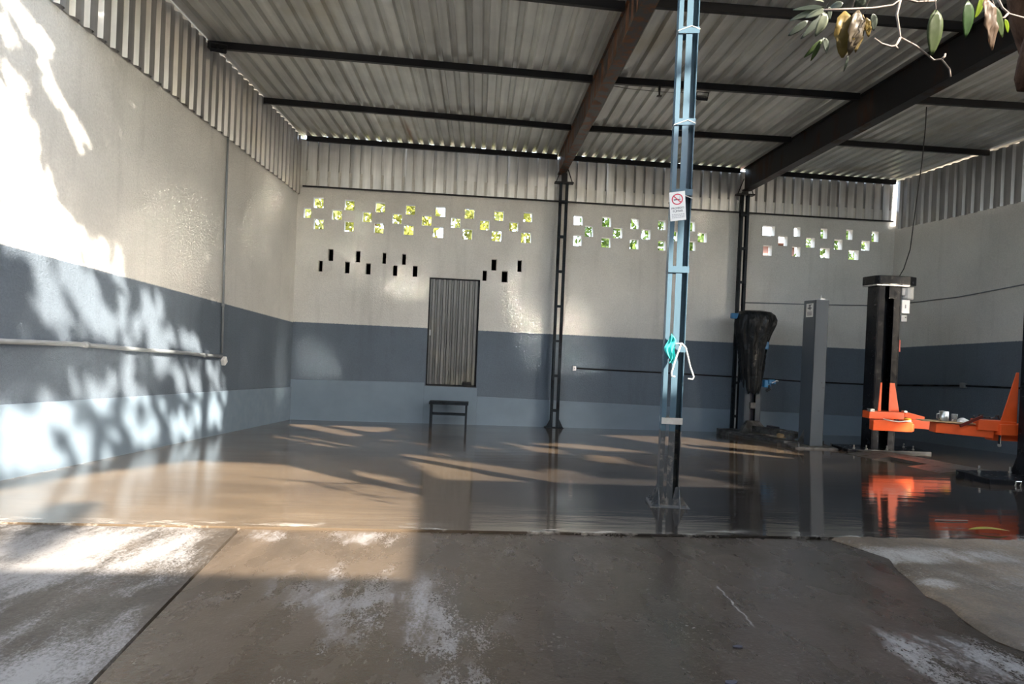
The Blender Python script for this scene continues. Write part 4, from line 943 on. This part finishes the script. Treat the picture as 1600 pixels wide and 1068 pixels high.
    b = MB(); b.lathe([(0.07, 0), (0.075, 0.11), (0.05, 0.12)], (5.87, 11.62, fz(11.6) + 0.06), 14); b.build('lift_pad', M_grimy, t)
    b = MB(); b.poly([(5.9, 12.7, fz(12.7) + 0.24), (6.0, 12.7, fz(12.7) + 0.24), (6.0, 12.35, fz(12.4) + 0.24), (5.9, 12.35, fz(12.4) + 0.24)], (0, 0, 0.03)); b.build('arm_stop', M_print_dark, t)
    b = MB(); b.box((6.0, 13.10, 0.20), (6.15, 13.22, 0.36)); b.box((6.08, 13.08, 0.27), (6.24, 13.16, 0.37)); b.build('blue_motor_bracket', M_blue, t, bevel=0.02)
    b = MB(); b.tube([(6.1, 13.12, 0.25), (6.12, 13.1, 0.17), (6.05, 13.1, 0.13)], 0.03, 8); b.build('hose', M_cable, t)
    b = MB(); b.tube([(6.14, 13.06, 0.30), (6.24, 13.05, 0.36), (6.27, 13.05, 0.345)], 0.01, 6); b.build('handle', M_white, t)
    b = MB(); b.box((5.98, 13.13, 1.0), (6.08, 13.25, 1.16)); b.build('blue_motor_bracket', M_blue, t, bevel=0.02)
    b = MB(); b.box((5.33, 13.3, 1.62), (5.50, 13.42, 1.74)); b.build('blue_motor_bracket', M_blue, t, bevel=0.02)
grey_lift()
# plastic cover over the rear post
def bag():
    rings = []
    # (z, centre x, half width x, half width y)
    prof = [(0.06, 5.80, 0.135, 0.20), (0.14, 5.80, 0.16, 0.22), (0.35, 5.81, 0.20, 0.23), (0.6, 5.80, 0.23, 0.24), (0.85, 5.80, 0.25, 0.25), (1.05, 5.795, 0.275, 0.26), (1.2, 5.80, 0.32, 0.27), (1.35, 5.81, 0.365, 0.28), (1.5, 5.825, 0.395, 0.29), (1.62, 5.845, 0.41, 0.29), (1.72, 5.845, 0.385, 0.27), (1.785, 5.83, 0.32, 0.22), (1.81, 5.80, 0.18, 0.14)]
    n = 72; vs = []; fs = []; rr = random.Random(11)
    ph = [rr.uniform(0, 6.28) for _ in range(8)]
    fine = []
    for i in range(len(prof) - 1):
        for k in range(5):
            s = k / 5; fine.append(tuple(prof[i][j] * (1 - s) + prof[i + 1][j] * s for j in range(4)))
    fine.append(prof[-1])
    for (z, cx, hx, hy) in fine:
        f = min(1.0, (1.82 - z) / 0.3)
        for k in range(n):
            a = 2 * math.pi * k / n
            fold = 1 + f * (0.06 * math.sin(9 * a + ph[0] + 2.2 * z) + 0.045 * math.sin(17 * a + ph[1] - 3 * z) + 0.02 * math.sin(5 * a + 7 * z + ph[2]) + 0.012 * math.sin(29 * a + 11 * z))
            if 0.3 < z < 1.25: fold += 0.022 * math.sin(math.pi * (z - 0.3) / 0.95) * math.sin(46 * z + 2.5 * math.sin(3 * a + ph[4]) + 4 * a)
            ca, sa = math.cos(a), math.sin(a)
            e = 0.75
            X_ = hx * math.copysign(abs(ca) ** e, ca) * fold; Y_ = hy * math.copysign(abs(sa) ** e, sa) * fold
            zz = z + (0.025 * math.sin(7 * a + ph[3]) if z < 0.15 else 0)
            vs.append((cx + X_, 13.33 + Y_, zz))
    m_ = len(fine)
    for i in range(m_ - 1):
        for k in range(n): fs.append((i*n+k, i*n+(k+1) % n, (i+1)*n+(k+1) % n, (i+1)*n+k))
    fs.append(tuple(range((m_-1)*n, m_*n)))
    b = MB(); b.add(vs, fs)
    o = b.build('plastic_cover', M_bag, smooth=True, origin=(5.8, 13.33, 0.06))
    s = o.modifiers.new('thickness', 'SOLIDIFY'); s.thickness = 0.003
    tag(o, 'black plastic sheet draped over the rear post of the grey lift', 'cover')
bag()

# ------------------------------------------------------------------ small litter on the ground
def leaf_mesh(base, tip, width, normal_hint, mat, parent=None, name='leaf', cup=0.15, wave=0.0, seg=8, origin=None):
    base = Vector(base); tip = Vector(tip); d = tip - base; L = d.length; d = d / L
    s = d.cross(Vector(normal_hint))
    if s.length < 1e-4: s = d.cross(Vector((1, 0, 0)))
    s.normalize(); nrm = s.cross(d)
    vs = []; fs = []
    for i in range(seg + 1):
        t_ = i / seg
        w_ = width / 2 * (math.sin(math.pi * min(1, t_ ** 0.8 * 0.97 + 0.015)) ** 0.75)
        c = base + d * (L * t_) + nrm * (0.10 * L * math.sin(math.pi * t_) * cup * 3)
        for q, k in ((-1, 0), (-0.5, 1), (0, 2), (0.5, 3), (1, 4)):
            vs.append(c + s * (w_ * q) + nrm * (cup * w_ * abs(q) + wave * w_ * math.sin(t_ * 17 + q * 3)))
    for i in range(seg):
        for k in range(4):
            a = i * 5 + k; fs.append((a, a + 1, a + 6, a + 5))
    b = MB(); b.add(vs, fs)
    o = b.build(name, mat, parent, smooth=True, origin=origin if origin is not None else base)
    sd = o.modifiers.new('thickness', 'SOLIDIFY'); sd.thickness = 0.0008
    return o
yl = leaf_mesh((3.85, 4.76, fz(4.76) + 0.012), (4.13, 4.70, fz(4.70) + 0.02), 0.06, (0, 0, 1), leaf_material('fallen_leaf_yellow', (0.30, 0.25, 0.03), 0.2))
yl.name = 'fallen_leaf'; tag(yl, 'yellow fallen leaf on the edge of the wet floor at right', 'leaf')
b = MB(); b.tube([(3.83, 5.10, fz(5.1) + 0.006), (3.95, 5.09, fz(5.1) + 0.009), (4.12, 5.11, fz(5.1) + 0.006)], 0.005, 6); tag(b.build('stick', M_twig, origin=(3.95, 5.1, fz(5.1))), 'thin pale stick on the wet floor near the yellow leaf', 'stick')
for (x, y, r_, txt) in ((0.955, 2.255, 0.016, 'black leaf scrap on the driveway at the bottom edge of the photo'), (1.11, 2.565, 0.013, 'small black leaf scrap on the driveway just below the pale crack')):
    b = MB(); rr = random.Random(int(x * 100)); n = 9
    pts = [(x + r_ * (1.5 + rr.uniform(-0.5, 0.5)) * math.cos(2*math.pi*k/n), y + r_ * rr.uniform(0.6, 1.2) * math.sin(2*math.pi*k/n), fz(y) - 0.016) for k in range(n)]
    b.poly(pts, (0, 0, 0.005)); tag(b.build('leaf_scrap', M_print_dark, origin=(x, y, fz(y))), txt, 'leaf')

# ------------------------------------------------------------------ mango tree over the forecourt
tree = thing('mango_tree', (3.35, 2.75, fz(2.75)), 'mango tree whose trunk and hanging leaves enter the top right corner', 'tree')
b = MB()
b.tube([(3.35, 2.75, fz(2.75) - 0.05), (3.25, 2.75, 0.5), (3.05, 2.78, 1.3), (2.80, 2.8, 1.95), (2.60, 2.8, 2.34), (2.475, 2.8, 2.62), (2.43, 2.8, 2.90), (2.45, 2.76, 3.3), (2.7, 2.9, 3.9), (3.5, 3.25, 4.6), (3.95, 3.32, 4.95)], [0.26, 0.2, 0.17, 0.14, 0.115, 0.105, 0.11, 0.13, 0.13, 0.14, 0.14], 14)
b.build('trunk', M_bark, tree, smooth=True)
b = MB(); b.tube([(3.95, 3.32, 4.95), (4.4, 2.4, 5.1), (5.0, 1.2, 5.3), (5.6, -0.1, 5.5), (6.6, -2.0, 6.2)], [0.14, 0.15, 0.15, 0.13, 0.08], 10); b.build('limb', M_bark, tree, smooth=True)
b = MB(); b.tube([(2.45, 2.76, 3.3), (2.2, 3.0, 4.2), (1.7, 3.9, 5.4), (1.0, 4.4, 6.6)], [0.12, 0.10, 0.08, 0.05], 8); b.build('limb', M_bark, tree, smooth=True)
b = MB(); b.tube([(2.46, 2.75, 2.56), (2.40, 2.72, 2.44), (2.365, 2.70, 2.36), (2.35, 2.70, 2.28), (2.352, 2.70, 2.235), (2.356, 2.70, 2.225)], [0.05, 0.05, 0.048, 0.046, 0.036, 0.01], 12); b.build('branch_stub', M_bark, tree, smooth=True)
for tw in TWIGS:
    b = MB(); b.tube(tw, [0.0055 * (1 - 0.45 * i / len(tw)) for i in range(len(tw))], 6); b.build('twig', M_twig, tree, smooth=True)
b = MB(); b.tube([(2.43, 2.8, 2.95), (2.2, 2.78, 2.90), (1.9, 2.80, 2.86), (1.55, 2.88, 2.86), (1.2, 2.95, 2.95)], [0.03, 0.022, 0.018, 0.014, 0.008], 8); b.build('limb', M_bark, tree, smooth=True)
for p in ((1.585, 3.0, 2.67), (1.66, 2.9, 2.63), (1.73, 2.91, 2.63), (1.923, 2.7, 2.552), (1.989, 2.6, 2.543), (1.985, 2.5, 2.507), (2.105, 2.6, 2.527), (1.81, 2.75, 2.62), (2.24, 2.75, 2.645)):
    b = MB(); b.tube([p, (p[0] + 0.01, (p[1] + 2.8) / 2, 2.76), (p[0] + 0.02, 2.81, 2.87)], 0.0025, 5); b.build('petiole', M_twig, tree, smooth=True)
rr = random.Random(8)
for i, (a, c, w_, kd) in enumerate(LEAVES):
    wav = 0.28 if kd in ('yellow', 'brown', 'yellow2', 'tan') else 0.04
    leaf_mesh(a, c, w_, (rr.uniform(-0.25, 0.25), -1, rr.uniform(-0.1, 0.2)), LM[kd], tree, cup=rr.uniform(0.05, 0.25), wave=wav)

def in_poly(px, py, poly):
    ins = np.zeros(px.shape, bool); n = len(poly)
    for i in range(n):
        x1, y1 = poly[i]; x2, y2 = poly[(i + 1) % n]
        c = ((y1 > py) != (y2 > py)) & (px < (x2 - x1) * (py - y1) / (y2 - y1 + 1e-12) + x1)
        ins ^= c
    return ins
rg_ = np.random.default_rng(3)
def leaves_stuff(name, P, L, Wd, mat, parent):
    """small folded-diamond leaves at points P"""
    n = len(P)
    d = rg_.normal(size=(n, 3)); d[:, 2] -= 0.6; d /= np.linalg.norm(d, axis=1)[:, None]
    q = rg_.normal(size=(n, 3)); s = np.cross(d, q); s /= np.linalg.norm(s, axis=1)[:, None]
    nn = np.cross(s, d)
    l = L * rg_.uniform(0.7, 1.25, n)[:, None]; w_ = Wd * rg_.uniform(0.7, 1.25, n)[:, None]
    V = np.stack([P - d*l/2, P - d*l*0.12 + s*w_/2 + nn*w_*0.15, P + d*l*0.22 + s*w_*0.42 + nn*w_*0.12, P + d*l/2, P + d*l*0.22 - s*w_*0.42 + nn*w_*0.12, P - d*l*0.12 - s*w_/2 + nn*w_*0.15], 1).reshape(-1, 3)
    org = np.array(ORG[parent.name]); V = V - org
    me = bpy.data.meshes.new(name)
    idx = np.arange(n)[:, None] * 6
    quads = np.concatenate([idx + np.array([[0, 1, 2, 3]]), idx + np.array([[0, 3, 4, 5]])], 1).reshape(-1)
    nf = 2 * n
    me.vertices.add(len(V)); me.vertices.foreach_set('co', V.ravel())
    me.loops.add(nf * 4); me.loops.foreach_set('vertex_index', quads.astype(np.int32))
    me.polygons.add(nf); me.polygons.foreach_set('loop_start', np.arange(0, nf * 4, 4, dtype=np.int32)); me.polygons.foreach_set('loop_total', np.full(nf, 4, np.int32))
    me.update(calc_edges=True); me.materials.append(mat)
    o = bpy.data.objects.new(name, me); C.objects.link(o); o.parent = parent; o['kind'] = 'stuff'; ORG[o.name] = Vector(org)
    return o
# The crown: leaf positions are spread through the height of the crown above the forecourt; the open
# sectors of the crown are listed by where the sun comes through them onto the yard.
N = 104000
XY = np.stack([rg_.uniform(-9.2, 9.8, N), rg_.uniform(2.6, 12.1, N)], 1)
X_, Y_ = XY[:, 0], XY[:, 1]
keep = np.ones(N, bool)
keep &= ~((X_ > 0.2) & (Y_ < 5.6))
lit = np.zeros(N, bool)
LIT_EDGE = [[(-0.3, 2.4), (0.6, 2.4), (0.6, 5.6), (0.0, 5.6)], [(-3.4, 2.4), (0.3, 2.4), (0.3, 3.2), (-3.4, 3.2)], [(-0.25, 5.7), (3.3, 5.7), (3.1, 6.25), (0.2, 6.35)]]
def near_poly(p, r):
    k = in_poly(X_, Y_, p)
    for a in np.arange(0, 6.28, 0.785):
        q = r * math.cos(a); e = r * math.sin(a) / 0.577           # wider along the sun's direction on the ground
        k |= in_poly(X_ + (q - e) / 1.414, Y_ + (q + e) / 1.414, p)
    return k
for p in LIT_FLOOR + LIT_EDGE: lit |= near_poly(p, 0.11)
for p in LIT_WALL: lit |= near_poly(p, 0.05)
# sun on the orange arm, the base of the grey lift and the front column
for (cx, cy_, r_) in ((7.42, 10.17, 0.20), (6.40, 9.15, 0.20), (1.2, 5.95, 0.25), (0.9, 6.25, 0.25), (0.6, 6.55, 0.24), (0.3, 6.85, 0.2), (-1.25, 8.4, 0.2), (-1.55, 8.7, 0.22), (-1.9, 9.05, 0.24), (-2.2, 9.35, 0.25), (-0.5, 7.65, 0.1)):
    lit |= (X_ - cx) ** 2 + (Y_ - cy_) ** 2 < r_ ** 2
al = (-(X_) + Y_) / math.sqrt(2) * 0.577; ac = (X_ + Y_) / math.sqrt(2)
zw = in_poly(X_, Y_, ZONE_WALL[0]); zf = in_poly(X_, Y_, ZONE_FLOOR[0])
for zone, cnt, r0, r1 in ((zw, 150, 0.04, 0.10), (zf, 26, 0.05, 0.11)):
    ii = np.flatnonzero(zone); ctr = rg_.choice(ii, cnt, replace=False)
    for c in ctr:
        r_ = rg_.uniform(r0, r1)
        lit |= ((al - al[c]) / 1.6) ** 2 + (ac - ac[c]) ** 2 < r_ ** 2
for p in DARK_FLOOR: lit &= ~in_poly(X_, Y_, p)
keep &= ~lit
# lighter foliage over the near left wall patches
h = rg_.uniform(5.2, 8.6, N)
Pc = np.stack([X_ + h, Y_ - h, h], 1)
keep &= Pc[:, 1] < 6.5
leaves_stuff('foliage', Pc[keep], 0.23, 0.085, M_canopy, tree)

# ------------------------------------------------------------------ unseen house, slab outline shaped to cast the straight yard shadows
hs = thing('occluder_house', (6, -4, -0.05), 'unseen house behind the viewer, slab roof shaped to cast the forecourt shadow', 'house')
b = MB(); b.poly([(-6, -8, 4.55), (14, -8, 4.55), (14, 1.32, 4.55), (4.62, 1.32, 4.55), (4.62, -1.6, 4.55), (-6, -1.6, 4.55)], (0, 0, 0.18)); b.build('roof_slab', M_house, hs)
b = MB(); b.box((-6, -7.8, -1.9), (14, -2.6, 4.55)); b.build('wall', M_house, hs)
b = MB(); b.box((5.4, -2.6, -1.9), (14, 0.9, 4.55)); b.build('wall', M_house, hs)

# ------------------------------------------------------------------ outside, behind the back wall
def bush(name, label, ctr, rad, n, mat, L=0.24, Wd=0.10, stems=True):
    cx, cy_, cz = ctr
    t = thing(name, (cx, cy_, -1.9), label, 'tree', 'trees behind the back wall')
    b = MB(); b.tube([(cx, cy_, -1.9), (cx + 0.1, cy_, cz - rad[2] * 0.5), (cx, cy_, cz + rad[2] * 0.4)], [0.14, 0.11, 0.04], 8); b.build('trunk', M_bark, t, smooth=True)
    P = rg_.normal(size=(n, 3)); P /= np.linalg.norm(P, axis=1)[:, None]; P *= rg_.uniform(0.35, 1.0, n)[:, None] ** 0.5
    P = P * np.array(rad) + np.array(ctr)
    leaves_stuff('foliage', P, L, Wd, mat, t)
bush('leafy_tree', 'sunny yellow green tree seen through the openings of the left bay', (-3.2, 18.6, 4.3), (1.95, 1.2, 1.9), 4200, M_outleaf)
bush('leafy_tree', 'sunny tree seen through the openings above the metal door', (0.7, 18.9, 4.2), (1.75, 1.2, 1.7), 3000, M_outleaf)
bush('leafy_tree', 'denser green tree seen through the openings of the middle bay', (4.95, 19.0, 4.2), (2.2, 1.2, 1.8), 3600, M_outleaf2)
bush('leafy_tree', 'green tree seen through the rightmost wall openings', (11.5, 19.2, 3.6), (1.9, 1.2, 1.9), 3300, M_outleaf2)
b = MB(); b.box((8.2, 20.5, -1.9), (10.2, 24, 4.4)); t = thing('pink_house', (9.2, 22, -1.9), 'pink plastered house seen through the openings left of the right bay', 'house'); b.build('wall', M_plaster_out, t)
b = MB(); b.box((8.0, 20.2, 4.4), (10.4, 24.2, 4.55)); b.build('roof', M_plaster_out, t)
